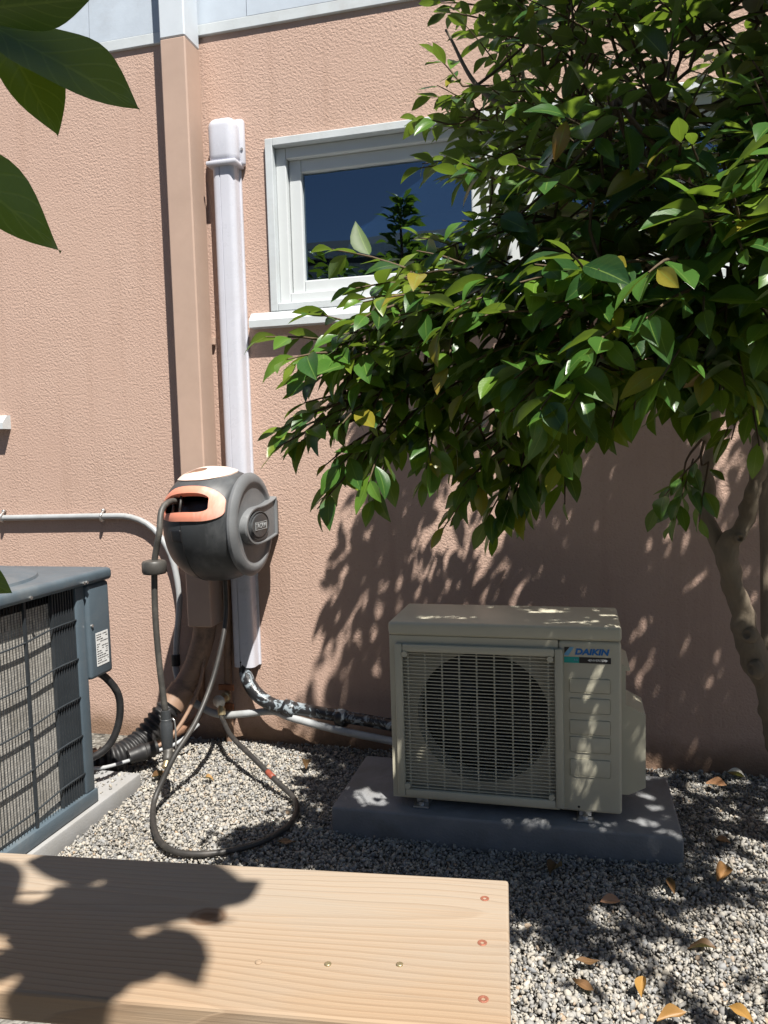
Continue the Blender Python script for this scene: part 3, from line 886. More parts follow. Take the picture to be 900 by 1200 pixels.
ff = [q for q, (i, k) in zip(ff, [(i, k) for i in range(NX) for k in range(NT_)]) if not in_mouth(i, k)]
ff += [tuple(range(NT_))[::-1], tuple(NX * NT_ + k for k in range(NT_))]
bd.add(vv, ff)
rb = link('housing', bd.mesh('housing', world_loc(reel), fix=False), 'reel', reel, smooth=True)
sharp_by_angle(rb.data, 0.9)
# seam round the middle
sm = Geo()
sm.tube([reel_pt(-0.03 + 0.0, wrap(t), 0.0003) for t in np.linspace(rad(-170), rad(18), 50)], 0.0012, 5, 0.05)
sm.build('seam', 'black_rubber', rb, smooth=True)

def patch(outline, off, thick, hole=None, n_in=1):
    """a curved plate on the drum: outline and hole are loops of (x, theta); ring when hole is given"""
    gg = Geo()
    if hole is not None:
        n = len(outline)
        loops = []
        for k in range(4):
            t = k / 3
            loops.append([(o[0] * (1 - t) + h[0] * t, o[1] * (1 - t) + h[1] * t) for o, h in zip(outline, hole)])
        offs = [off - thick * 0.25, off, off, off - 0.002]
        v = [reel_pt(x, th, offs[k]) for k, lp in enumerate(loops) for x, th in lp]
        v += [reel_pt(x, th, -0.018) for x, th in loops[-1]] + [reel_pt(x, th, -0.012) for x, th in loops[0]]
        f = []
        order = [0, 1, 2, 3, 4]
        for a, b in zip(order[:-1], order[1:]):
            f += [(a * n + i, a * n + (i + 1) % n, b * n + (i + 1) % n, b * n + i) for i in range(n)]
        f += [(5 * n + i, 5 * n + (i + 1) % n, (i + 1) % n, i) for i in range(n)]
        gg.add(v, f)
    else:
        n = len(outline)
        cx = sum(o[0] for o in outline) / n; ct = sum(o[1] for o in outline) / n
        v, f = [], []
        K = 5
        for k in range(K):
            t = 1 - k / K
            v += [reel_pt(cx + (x - cx) * t, ct + (th - ct) * t, off) for x, th in outline]
        for k in range(K - 1):
            f += [(k * n + i, k * n + (i + 1) % n, (k + 1) * n + (i + 1) % n, (k + 1) * n + i) for i in range(n)]
        v.append(reel_pt(cx, ct, off))
        f += [((K - 1) * n + i, (K - 1) * n + (i + 1) % n, K * n) for i in range(n)]
        v += [reel_pt(x, th, off - thick) for x, th in outline]
        m = K * n + 1
        f += [(m + i, m + (i + 1) % n, (i + 1) % n, i) for i in range(n)]
        gg.add(v, f)
    return gg
def loop(cx, ct, w, h, r, n=8):
    """w in metres, h in degrees"""
    raw = [(cx + p[0], rad(ct + p[1] * (h / w))) for p in rrect(0, 0, w, w, r, n)]
    m = len(raw)
    out = []
    for i in range(m):                       # long straight runs follow the drum's curve
        a, b = raw[i], raw[(i + 1) % m]
        k = 8 if i % (n + 1) == n else 1
        out += [(a[0] + (b[0] - a[0]) * j / k, a[1] + (b[1] - a[1]) * j / k) for j in range(k)]
    return out
patch(loop(-0.006, 24, 0.256, 32, 0.085), 0.0075, 0.006, loop(-0.026, 24.5, 0.196, 17, 0.05)).build('mouth_frame', 'peach', reel, angle=0.8)
patch(loop(-0.026, 24.5, 0.21, 22, 0.03), -0.060, 0.004).build('mouth_dark_plate', 'black_ink', reel, smooth=True)  # black plate painted as the deep shade inside the mouth
for xx in (-0.072, -0.040):
    Geo().cyl(reel_pt(xx, rad(14), -0.012), reel_pt(xx, rad(35), -0.012), 0.0045, n=10).build('roller', 'hose_dark', reel, smooth=True)
# bleached grip plate on the top with its hand slot
patch(loop(-0.004, 77, 0.212, 60, 0.095), 0.006, 0.006, loop(-0.03, 68, 0.085, 14, 0.038)).build('grip_plate', 'pale_peach', reel, angle=0.8)
patch(loop(-0.03, 68, 0.089, 15, 0.040), 0.0012, 0.004).build('grip_slot', 'copper', reel, smooth=True)
patch(loop(-0.052, -6, 0.045, 12, 0.005), 0.003, 0.003).build('rating_plate', 'black_ink', reel, smooth=True)

# side cap with ring, dish and eye shaped hub cover
cap = bpy.data.objects.new('side_cap', None); COL.objects.link(cap); cap.parent = reel
cap.location = Vector(RC) + Vector((HW, 0, 0)) - reel.location
CX = RC[0] + HW
cg = Geo()
cg.lathe((CX - 0.02, RC[1], RC[2]), (1, 0, 0), [(0.0, 0.176), (0.010, 0.187), (0.020, 0.188), (0.028, 0.182), (0.034, 0.168), (0.036, 0.156), (0.034, 0.149), (0.029, 0.145), (0.027, 0.137), (0.031, 0.10), (0.035, 0.05), (0.036, 0.001)], 64)
cg.build('cap_ring', 'reel_light', cap, angle=0.7)
# eye: a tear shape from the hub to the rear rim
eye = []
for k in range(25):
    t = rad(90 + 180 * k / 24)
    eye.append((RC[1] - 0.015 + 0.112 * math.cos(t), RC[2] - 0.004 + 0.070 * math.sin(t)))
for k in range(1, 9):
    eye.append((RC[1] - 0.015 + 0.185 * k / 8, RC[2] - 0.074 + 0.018 * (k / 8) ** 2))
for k in range(1, 6):
    eye.append((RC[1] + 0.170 + 0.004 * math.sin(math.pi * k / 6), RC[2] - 0.056 + 0.148 * k / 6))
for k in range(8, 0, -1):
    eye.append((RC[1] - 0.015 + 0.185 * k / 8, RC[2] + 0.066 + 0.026 * (k / 8) ** 2))
eg = Geo()
def eye_ring(scale, x, c=(RC[1] + 0.06, RC[2] + 0.004)):
    return [(x, c[0] + (p[0] - c[0]) * scale, c[1] + (p[1] - c[1]) * scale) for p in eye]
rings = [eye_ring(1.0, CX + 0.006), eye_ring(0.99, CX + 0.029), eye_ring(0.96, CX + 0.034), eye_ring(0.90, CX + 0.034), eye_ring(0.86, CX + 0.026), eye_ring(0.5, CX + 0.026), eye_ring(0.05, CX + 0.026)]
n = len(eye)
eg.add([p for r_ in rings for p in r_], [(a * n + i, a * n + (i + 1) % n, (a + 1) * n + (i + 1) % n, (a + 1) * n + i) for a in range(len(rings) - 1) for i in range(n)] + [tuple((len(rings) - 1) * n + i for i in range(n))])
eg.build('eye_cover', 'reel_light', cap, angle=0.6)
hg = Geo()
hg.lathe((CX + 0.024, RC[1], RC[2]), (1, 0, 0), [(0, 0.052), (0.008, 0.052), (0.011, 0.049), (0.008, 0.047), (0.007, 0.045), (0.013, 0.041), (0.016, 0.02), (0.0165, 0.001)], 40)
hg.v = [(p[0], RC[1] - 0.006 + (p[1] - RC[1]) * 1.75, RC[2] - 0.004 + (p[2] - RC[2])) for p in hg.v]
hg.build('hub', 'reel', cap, angle=0.6)
for txt, dy, sz in (('TACK', -0.018, 0.026), ('LIFE', 0.0265, 0.020)):
    tm = text_mesh(txt, sz, 0.15, 0.0004, 0.0005)
    to = link('lettering', tm, 'grey_pipe', cap)
    to.location = (0.0412, -0.006 + dy, -0.004)
    to.rotation_euler = (rad(90), 0, rad(90))
bx = Geo()
for y0, y1, z0, z1 in ((-0.050, 0.050, 0.0125, 0.0142), (-0.050, 0.050, -0.0142, -0.0125), (-0.050, -0.048, -0.0125, 0.0125), (0.048, 0.050, -0.0125, 0.0125)):
    bx.box(CX + 0.0385, CX + 0.0408, RC[1] - 0.006 + y0, RC[1] - 0.006 + y1, RC[2] - 0.004 + z0, RC[2] - 0.004 + z1)
bx.build('lettering_box', 'grey_pipe', cap)
# hinge bracket to the wall
Geo().box(-1.205, -1.142, 2.735, 2.79, 0.87, 0.99, 0.012, 3).build('hinge_post', 'reel_light', reel, angle=0.7)
Geo().box(-1.235, -1.150, 2.79, 2.8575, 0.86, 1.00, 0.006, 2).build('wall_plate', 'reel', reel, angle=0.7)
Geo().cyl((-1.156, 2.765, 0.985), (-1.156, 2.765, 1.02), 0.011, n=14).build('hinge_pin', 'zinc', reel, angle=0.7)

# hoses
lh = empty('leader_hose', (-1.37, 2.30, 0.15), 'grey hose hanging from the reel mouth with stopper and spray nozzle', 'hose')
Geo().tube([(-1.352, 2.46, 1.020), (-1.353, 2.375, 1.026), (-1.357, 2.325, 1.000), (-1.352, 2.295, 0.93), (-1.370, 2.30, 0.87), (-1.380, 2.30, 0.812), (-1.386, 2.30, 0.649), (-1.380, 2.30, 0.472), (-1.366, 2.30, 0.310)],
           0.0105, 12, 0.015).build('tube', 'hose', lh, smooth=True)
sp_ = Geo(); sp_.lathe((-1.3805, 2.30, 0.785), (0, 0, 1), [(0, 0.020), (0.003, 0.036), (0.010, 0.041), (0.040, 0.041), (0.047, 0.036), (0.050, 0.02)], 28)
sp_.build('stopper', 'hose', lh, angle=0.7)
nz = Geo()
nz.lathe((-1.3655, 2.30, 0.318), (0.02, -0.03, -1), [(0, 0.012), (0.0, 0.0165), (0.03, 0.0165), (0.032, 0.0185), (0.04, 0.0185), (0.046, 0.022), (0.11, 0.020), (0.135, 0.016), (0.15, 0.013)], 20)
nz.build('nozzle_grip', 'reel', lh, angle=0.6)
Geo().tube([(-1.361, 2.296, 0.185), (-1.356, 2.285, 0.165), (-1.352, 2.27, 0.150)], [0.016, 0.016, 0.015], 14, 0.01).build('nozzle_neck', 'hose', lh, smooth=True)
Geo().cyl((-1.353, 2.272, 0.151), (-1.349, 2.252, 0.136), 0.0125, 0.0105, 16).build('nozzle_tip', 'brass', lh, angle=0.6)
Geo().tube([(-1.343, 2.30, 0.29), (-1.333, 2.298, 0.285), (-1.33, 2.298, 0.24), (-1.333, 2.298, 0.18)], 0.0028, 8, 0.01).build('trigger_loop', 'zinc', lh, smooth=True)

ih = empty('inlet_hose', (-1.1, 2.2, 0.0), 'dark hose looping on the gravel from the tap up into the reel', 'hose')
ip = [(-1.383, 2.75, 0.165), (-1.378, 2.735, 0.14), (-1.35, 2.70, 0.135), (-1.269, 2.60, 0.118), (-1.121, 2.48, 0.085), (-1.009, 2.40, 0.05), (-0.924, 2.336, 0.028), (-0.885, 2.25, 0.024), (-0.880, 2.154, 0.023), (-0.925, 2.05, 0.023), (-0.992, 1.987, 0.023), (-1.07, 1.952, 0.023), (-1.151, 1.951, 0.023), (-1.231, 2.001, 0.024), (-1.307, 2.095, 0.03), (-1.352, 2.18, 0.055), (-1.344, 2.225, 0.106), (-1.321, 2.27, 0.175), (-1.285, 2.36, 0.264), (-1.271, 2.46, 0.37), (-1.26, 2.53, 0.492), (-1.262, 2.58, 0.595), (-1.262, 2.585, 0.73)]
Geo().tube(ip, 0.0093, 12, 0.018).build('tube', 'hose_dark', ih, smooth=True)
Geo().cyl((-1.3835, 2.7505, 0.172), (-1.381, 2.745, 0.148), 0.0155, n=14).build('tap_connector', 'brass', ih)
Geo().tube([(-1.060, 2.437, 0.0675), (-1.045, 2.4255, 0.0625), (-1.030, 2.4155, 0.0575)], 0.0108, 12, 0.01).build('tape_band', 'red_tape', ih, smooth=True)

# ------------------------------------------------------------------ ivory outdoor unit on its pad
pd = Geo(); pd.box(PAD[0], PAD[1], PAD[2], PAD[3], -0.03, PAD[4], 0.009, 3)
tag(pd.build('equipment_pad', 'pad', angle=0.7), 'blue grey plastic slab on the gravel under the ivory unit', 'pad')

AX0, AX1, AY0, AY1, AZ0, AZ1 = -0.556, 0.119, 2.235, 2.520, 0.113, 0.661
ac = empty('outdoor_unit', (-0.22, 2.38, PAD[4]), 'ivory air conditioner with round fan grille standing on the slab', 'air conditioner')
FX, FZ, FR = -0.278, 0.372, 0.199       # fan centre and radius
def front_with_hole(x0, x1, z0, z1, cx, cz, r, y, n=48):
    """rectangular plate with a round hole"""
    ring = [(cx + r * math.cos(2 * math.pi * k / n), y, cz + r * math.sin(2 * math.pi * k / n)) for k in range(n)]
    outer = []
    for k in range(n):
        c_, s_ = math.cos(2 * math.pi * k / n), math.sin(2 * math.pi * k / n)
        t = min((x1 - cx) / c_ if c_ > 1e-6 else ((x0 - cx) / c_ if c_ < -1e-6 else 9), (z1 - cz) / s_ if s_ > 1e-6 else ((z0 - cz) / s_ if s_ < -1e-6 else 9))
        outer.append((cx + t * c_, y, cz + t * s_))
    v = ring + outer
    f = [(k, (k + 1) % n, n + (k + 1) % n, n + k) for k in range(n)]
    cs = [(x1, z1), (x0, z1), (x0, z0), (x1, z0)]
    for q, (cx_, cz_) in enumerate(cs):
        a = math.atan2(cz_ - cz, cx_ - cx) % (2 * math.pi)
        k = int(a / (2 * math.pi) * n) % n
        v.append((cx_, y, cz_)); f.append((n + k, n + (k + 1) % n, len(v) - 1))
    return v, f
GX0, GX1, GZ0, GZ1 = -0.521, -0.055, 0.140, 0.578      # opening behind the grille
# casing: shell open in front of the fan
sh = Geo()
sh.box(AX0, AX1, AY1 - 0.004, AY1, AZ0, AZ1 - 0.042, 0)               # back
sh.box(AX0, AX0 + 0.012, AY0 + 0.003, AY1 - 0.004, AZ0, AZ1 - 0.042)   # left side
sh.box(AX1 - 0.012, AX1, AY0 + 0.012, AY1 - 0.004, AZ0, AZ1 - 0.042)
sh.box(AX0 + 0.012, AX1 - 0.012, AY0 + 0.012, AY1 - 0.004, AZ0, AZ0 + 0.01)
sh.build('casing', 'casing', ac)
fp = Geo()
fp.box(AX0, GX0, AY0, AY0 + 0.003, AZ0, AZ1 - 0.042)
fp.box(GX0, GX1, AY0, AY0 + 0.003, GZ1, AZ1 - 0.042)
fp.box(GX0, GX1, AY0, AY0 + 0.003, AZ0, GZ0)
fp.build('front_panel', 'casing', ac)
Geo().box(GX1, AX1 + 0.0015, AY0 - 0.0015, AY0 + 0.10, AZ0 - 0.001, AZ1 - 0.0425, 0.010, 3).build('service_panel', 'casing', ac, angle=0.6)
tc = Geo(); tc.box(AX0 - 0.003, AX1 + 0.003, AY0 - 0.004, AY1 + 0.004, AZ1 - 0.042, AZ1, 0.010, 3)
tco = tc.build('top_cover', 'casing', ac, angle=0.6)
v, f = front_with_hole(GX0 - 0.004, GX1 + 0.004, GZ0 - 0.004, GZ1 + 0.004, FX, FZ, FR, AY0 + 0.016)
shr = Geo(); shr.add(v, f)
nn = 48
ringf = [(FX + FR * math.cos(2 * math.pi * k / nn), AY0 + 0.016, FZ + FR * math.sin(2 * math.pi * k / nn)) for k in range(nn)]
ringb = [(p[0], AY0 + 0.10, p[2]) for p in ringf]
shr.add(ringf + ringb, [(k, (k + 1) % nn, nn + (k + 1) % nn, nn + k) for k in range(nn)])
link('fan_shroud', shr.mesh('fan_shroud', world_loc(ac), fix=False), 'casing_dark', ac)
Geo().cyl((FX, AY0 + 0.13, FZ), (FX, AY0 + 0.14, FZ), FR + 0.03, n=40).build('dark_backing', 'black_metal', ac)  # black disc stands in for the dark cavity behind the fan
fan = Geo()
fan.lathe((FX, AY0 + 0.12, FZ), (0, -1, 0), [(0, 0.05), (0.05, 0.05), (0.065, 0.04), (0.07, 0.01)], 28)
fano = fan.build('fan_hub', 'black_metal', ac, angle=0.6)
for k in range(3):
    bl = Geo(); vv = []; ff = []
    a0 = rad(25 + 120 * k)
    for i in range(8):
        for j in range(7):
            r_ = 0.045 + (FR - 0.058) * i / 7; a = a0 + rad(75) * (j / 6 - 0.5) * (0.7 + 0.3 * i / 7) + 0.25 * i / 7
            vv.append((FX + r_ * math.cos(a), AY0 + 0.09 - 0.05 * (j / 6 - 0.5), FZ + r_ * math.sin(a)))
    for i in range(7):
        for j in range(6):
            ff.append((i * 7 + j, i * 7 + j + 1, (i + 1) * 7 + j + 1, (i + 1) * 7 + j))
    vb2 = [(p[0], p[1] + 0.004, p[2]) for p in vv]
    bl.add(vv, ff); bl.add(vb2, ff)
    link('blade', bl.mesh('blade', tuple(np.array(world_loc(ac)) + np.array(fano.location)), fix=False), 'black_metal', fano, smooth=True)
# raised frame round the grille and its wires
gf = frame_ring(AX0 + 0.018, GX1 + 0.014, GZ0 - 0.018, GZ1 + 0.018, 0.024, AY0 - 0.016, AY0 - 0.001, 0.005)
gfo = gf.build('grille_frame', 'casing', ac, angle=0.6)
wires = Geo()
nb = 41
for i in range(nb):
    z = GZ0 + 0.012 + (GZ1 - GZ0 - 0.024) * i / (nb - 1)
    wires.box(GX0 - 0.004, GX1 - 0.004, AY0 - 0.0085, AY0 - 0.0045, z - 0.0011, z + 0.0011)
for i in range(9):
    x = GX0 + 0.022 + (GX1 - GX0 - 0.05) * i / 8
    wires.box(x - 0.0022, x + 0.0022, AY0 - 0.0044, AY0 - 0.0008, GZ0 - 0.004, GZ1 + 0.004)
tag(wires.build('grille_wires', 'casing', gfo), kind='stuff')
for sx, sz in ((GX0 + 0.014, GZ1 - 0.012), (GX1 - 0.022, GZ1 - 0.012), (GX0 + 0.014, GZ0 + 0.016), (GX1 - 0.022, GZ0 + 0.016)):
    Geo().cyl((sx, AY0 - 0.0185, sz), (sx, AY0 - 0.0127, sz), 0.009, n=14).build('clip', 'casing', ac, angle=0.6)
# pressed ribs on the service panel
for z0, z1 in ((0.468, 0.51), (0.408, 0.452), (0.345, 0.388), (0.292, 0.338), (0.220, 0.272)):
    rg = Geo(); rg.box(-0.024, 0.090, AY0 - 0.0048, AY0 - 0.0005, z0, z1, 0.004, 2)
    rg.build('rib', 'casing', ac, angle=0.6)
Geo().cyl((0.0, AY0 - 0.003, 0.128), (0.0, AY0 - 0.0012, 0.128), 0.0035, n=10).build('screw', 'black_metal', ac)
# badge with its lettering
LY = AY0 - 0.0024
bz = empty_badge = bpy.data.objects.new('badge', None); COL.objects.link(bz); bz.parent = ac; bz.location = Vector((0.024, LY, 0.575)) - ac.location
Geo().box(-0.038, 0.092, LY, LY + 0.0010, 0.573, 0.602).build('badge_plate', 'casing', bz)
Geo().box(-0.038, 0.004, LY - 0.0004, LY + 0.0008, 0.555, 0.5725).build('teal_strip', 'teal_ink', bz)
Geo().box(0.0042, 0.092, LY - 0.0004, LY + 0.0008, 0.555, 0.5725).build('black_strip', 'black_ink', bz)
Geo().prism([(-0.037, 0.601), (-0.022, 0.601), (-0.037, 0.583)], LY - 0.0008, LY - 0.0001).build('emblem', 'black_ink', bz)
Geo().prism([(-0.0205, 0.601), (-0.010, 0.601), (-0.026, 0.576), (-0.037, 0.576), (-0.037, 0.5815)], LY - 0.0008, LY - 0.0001).build('emblem', 'lightblue_ink', bz)
def letter(txt, size, x, z, mat, shear=0.0, bold=0.0, width=None, sp=1.0):
    tm = text_mesh(txt, size, shear, bold, 0.0003, 'CENTER', sp)
    if width:
        xs2 = [q.co.x for q in tm.vertices]
        k = width / (max(xs2) - min(xs2))
        for q in tm.vertices: q.co.x *= k
    o = link('lettering', tm, mat, bz)
    o.location = Vector((x, LY - 0.0012, z)) - Vector(world_loc(bz))
    o.rotation_euler = (rad(90), 0, 0)
letter('DAIKIN', 0.0235, 0.0385, 0.5875, 'blue_ink', 0.2, 0.0011, 0.096)
letter('INVERTER', 0.0085, 0.056, 0.5640, 'white_ink', 0.15, 0.0002, 0.044)
letter('R32', 0.0075, -0.005, 0.5640, 'lightblue_ink', 0.2, 0.0001, 0.012)
for sx, kx in ((-1, 0.028), (1, 0.084)):
    Geo().prism([(kx, 0.5640), (kx - sx * 0.007, 0.5682), (kx - sx * 0.0055, 0.5640), (kx - sx * 0.007, 0.5598)], LY - 0.0011, LY - 0.0005).build('emblem', 'white_ink', bz)
# right hand side: grab lip and valve cover
sh_ = Geo()
sh_.prism([(0.1208, 0.548), (0.146, 0.533), (0.146, 0.527), (0.134, 0.527), (0.134, 0.42), (0.1208, 0.42)], 2.27, 2.47, 'xz')
sh_.build('side_handle', 'casing', ac)
vc = Geo()
vc.prism([(0.1209, 0.42), (0.142, 0.418), (0.185, 0.396), (0.190, 0.392), (0.190, 0.175), (0.142, 0.150), (0.1209, 0.150)], 2.29, 2.45, 'xz')
vc.build('valve_cover', 'casing', ac, angle=0.4)
for x in (-0.468, 0.018):
    ft = Geo()
    ft.box(x - 0.024, x + 0.024, 2.222, 2.53, PAD[4] + 0.001, PAD[4] + 0.008, 0.002)
    ft.box(x - 0.018, x + 0.018, 2.250, 2.51, PAD[4] + 0.008, AZ0 - 0.0012, 0.002)
    fo = ft.build('foot', 'zinc', ac)
    Geo().cyl((x, 2.236, PAD[4] + 0.008), (x, 2.236, PAD[4] + 0.018), 0.008, n=6).build('bolt', 'zinc', fo)

# ------------------------------------------------------------------ old condenser on a concrete slab at the left
sl = Geo(); sl.box(SLAB[0], SLAB[1], SLAB[2], SLAB[3], -0.03, SLAB[4], 0.008, 2)
tag(sl.build('concrete_slab', 'concrete', angle=0.7), 'light grey concrete slab edge under the dark condenser', 'slab')
BX1, BX0, BY0, BY1 = -1.545, -2.28, 1.50, 2.13
BZ0, BZ1 = 0.057, 0.775
cd = empty('condenser', (-1.9, 1.85, SLAB[4]), 'slate blue condenser with wire grille at the left edge', 'condenser')
Geo().box(BX0, BX1 + 0.012, BY0, 2.145, BZ0, BZ0 + 0.045, 0.006, 2).build('base_pan', 'slate', cd, angle=0.6)
Geo().box(BX0 + 0.04, BX1 - 0.014, BY0 + 0.03, 2.085, BZ0 + 0.045, BZ1 - 0.03).build('coil', 'coil', cd)
lid = Geo()
lid.box(BX0 - 0.01, BX1 + 0.028, BY0 - 0.02, 2.265, BZ1, BZ1 + 0.042, 0.014, 3)
lido = lid.build('lid', 'slate', cd, angle=0.7)
dm = Geo(); dm.lathe(((BX0 + BX1) / 2, 1.87, BZ1 + 0.040), (0, 0, 1), [(0, 0.33), (0.010, 0.325), (0.018, 0.29), (0.022, 0.22), (0.022, 0.05)], 40)
dm.build('fan_dome', 'slate', lido, angle=0.6)
Geo().box(BX1 - 0.03, BX1 + 0.008, 2.09, 2.135, BZ0 + 0.045, BZ1 - 0.0005, 0.006, 2).build('corner_post', 'slate', cd, angle=0.6)
Geo().box(BX1 - 0.03, BX1 + 0.008, BY0 + 0.002, BY0 + 0.045, BZ0 + 0.045, BZ1 - 0.0005, 0.006, 2).build('corner_post', 'slate', cd, angle=0.6)
Geo().box(BX0, BX0 + 0.03, BY0 + 0.002, 2.12, BZ0 + 0.045, BZ1 - 0.0005, 0.006, 2).build('rear_panel', 'slate', cd, angle=0.6)
Geo().box(BX0 + 0.03, BX1 - 0.03, BY0 + 0.002, BY0 + 0.02, BZ0 + 0.045, BZ1 - 0.0005, 0.004, 2).build('end_panel', 'slate', cd, angle=0.6)
bxp = Geo(); bxp.box(BX1 - 0.25, BX1 + 0.018, 2.1355, 2.255, 0.462, BZ1 - 0.0008, 0.012, 3)
bxp.build('control_box', 'slate', cd, angle=0.7)
Geo().box(BX1 - 0.35, BX1 - 0.06, 2.10, 2.132, BZ0 + 0.045, BZ1 - 0.03).build('inner_panel', 'slate_dark', cd)
pl = Geo(); pl.box(BX1 + 0.0182, BX1 + 0.0192, 2.166, 2.232, 0.50, 0.61)
plo = pl.build('rating_plate', 'white_ink', cd)
pz = Geo()
rr = random.Random(3)
for i in range(13):
    z = 0.604 - i * 0.0078
    y = 2.169
    while y < 2.226:
        w = rr.uniform(0.003, 0.014)
        if rr.random() < 0.72: pz.box(BX1 + 0.0190, BX1 + 0.0195, y, min(y + w, 2.229), z - 0.0028, z)
        y += w + 0.002
tag(pz.build('plate_print', 'black_ink', plo), kind='stuff')
# slatted guard: many thin upright slats, five bowed rods and two stiles
slats = Geo()
y = BY0 + 0.05
while y < 1.985:
    slats.box(BX1 - 0.0032, BX1 - 0.002, y - 0.0008, y + 0.0008, BZ0 + 0.046, BZ1 - 0.001)
    y += 0.0125
while y < 2.09:
    slats.box(BX1 - 0.012, BX1 + 0.001, y - 0.0024, y + 0.0024, BZ0 + 0.046, BZ1 - 0.001)
    y += 0.0125
tag(slats.build('guard_slats', 'slate_dark', cd), kind='stuff')
for k in range(5):
    z = 0.165 + 0.125 * k
    Geo().tube([(BX1 + 0.0025, BY0 + 0.04, z - 0.02), (BX1 + 0.004, 1.72, z - 0.014), (BX1 + 0.004, 1.85, z - 0.010), (BX1 + 0.004, 1.98, z + 0.004), (BX1 + 0.004, 2.09, z + 0.006)], 0.0030, 8, 0.03).build('guard_rod', 'slate_dark', cd, smooth=True)
for y in (1.64, 1.86):
    Geo().box(BX1 - 0.0015, BX1 + 0.0065, y - 0.0035, y + 0.0035, BZ0 + 0.046, BZ1 - 0.0008).build('guard_stile', 'slate_dark', cd)
for y, z in ((1.86, BZ1 + 0.012), (2.105, BZ1 + 0.012), (2.12, BZ1 + 0.012), (2.148, 0.64)):
    xx = BX1 + (0.028 if z > BZ1 else 0.018)
    Geo().cyl((xx - 0.001, y, z), (xx + 0.005, y, z), 0.0055, n=6).build('screw', 'zinc', cd)
wh = tag(Geo().tube([(-1.58, 2.22, 0.47), (-1.556, 2.25, 0.438), (-1.534, 2.285, 0.367), (-1.537, 2.285, 0.277), (-1.563, 2.26, 0.20), (-1.62, 2.22, 0.16), (-1.75, 2.19, 0.13)], 0.0125, 12, 0.015).build('power_whip', 'black_rubber', smooth=True), 'black cable drooping from the condenser control box', 'cable')
br_ = tag(Geo().tube([(-1.80, 2.28, 0.14), (-1.732, 2.40, 0.095), (-1.677, 2.50, 0.075), (-1.62, 2.60, 0.07), (-1.56, 2.70, 0.08), (-1.52, 2.82, 0.12), (-1.515, 2.845, 0.3)], 0.017, 12, 0.02).build('copper_suction_pipe', 'copper', smooth=True), 'brown pipe behind the condenser running along the ground to the wall', 'pipe')
gc = tag(Geo().tube([(-1.76, 2.26, 0.10), (-1.68, 2.36, 0.066), (-1.63, 2.43, 0.062), (-1.58, 2.50, 0.066), (-1.50, 2.60, 0.08), (-1.46, 2.70, 0.12)], 0.007, 8, 0.02).build('grey_cable', 'grey_pipe', smooth=True), 'thin grey cable lying by the slab end', 'cable')
fj = empty('cable_joint', (-1.58, 2.50, 0.05), 'black cylindrical plug joint resting at the end of the slab', 'plug')
jb = Geo(); jb.lathe((-1.622, 2.455, 0.072), (0.62, 0.76, 0.10), [(0, 0.010), (0.002, 0.026), (0.045, 0.030), (0.05, 0.033), (0.062, 0.033), (0.066, 0.029), (0.11, 0.027), (0.115, 0.012)], 24)
jb.build('housing', 'black_rubber', fj, angle=0.6)
th = tag(Geo().tube([(-1.475, 2.79, 0.47), (-1.462, 2.775, 0.46), (-1.455, 2.76, 0.38), (-1.46, 2.73, 0.28), (-1.49, 2.68, 0.18), (-1.53, 2.60, 0.10), (-1.60, 2.50, 0.06)], 0.008, 8, 0.02).build('thin_tan_tube', 'brown_pipe', smooth=True), 'thin tan tube hanging beside the broken drain pipe', 'tube')

# ------------------------------------------------------------------ bench in the foreground
bench = empty('bench', (-0.0865, 0.9335, 0.0), 'light fir plank bench end in the foreground with rusty screws', 'bench', rz=rad(5.4))
# local frame: x along the plank (end at 0), y across
pk = Geo(); pk.box(-2.1, 0.0, -0.155, 0.143, 0.512, 0.55, 0.004, 2)
me = pk.mesh('seat_plank'); plank = link('seat_plank', me, 'wood', bench)
for v_ in plank.data.vertices: v_.co.z -= 0.55
plank.location = (0, 0, 0.55)
for lx in (-0.066, -1.9):
    lg = Geo(); lg.box(lx, lx + 0.038, -0.115, 0.115, -0.012, 0.5115, 0.003, 1)
    link('leg', lg.mesh('leg'), 'wood', bench)
st = Geo(); st.box(-1.862, -0.0665, -0.019, 0.019, 0.42, 0.5112, 0.003, 1)
link('stretcher', st.mesh('stretcher'), 'wood', bench)
def to_bench(p):
    d = Vector(p) - Vector((-0.0865, 0.9335, 0)); d.rotate(Euler((0, 0, -rad(5.4)))); return d
for p in ((-0.128, 1.022), (-0.12, 0.925), (-0.107, 0.825)):
    q = to_bench((p[0], p[1], 0))
    s_ = Geo(); s_.lathe((q.x, q.y, 0.5475), (0, 0, 1), [(0, 0.0055), (0.003, 0.0062), (0.0036, 0.0050), (0.0030, 0.0024), (0.0018, 0.0020)], 14)
    link('screw', s_.mesh('screw'), 'screw', bench, smooth=False)
for p, m_ in (((-0.213, 0.863), 'brass'), ((-0.299, 0.846), 'brass'), ((-0.384, 0.832), 'wood')):  # a nail, a staple and a wood chip on the plank
    q = to_bench((p[0], p[1], 0))
    s_ = Geo(); s_.lathe((q.x, q.y, 0.549), (0, 0, 1), [(0, 0.0042), (0.0022, 0.0046), (0.003, 0.0030), (0.0032, 0.0008)], 9)
    link('plank_bit', s_.mesh('plank_bit'), m_, bench, smooth=True)

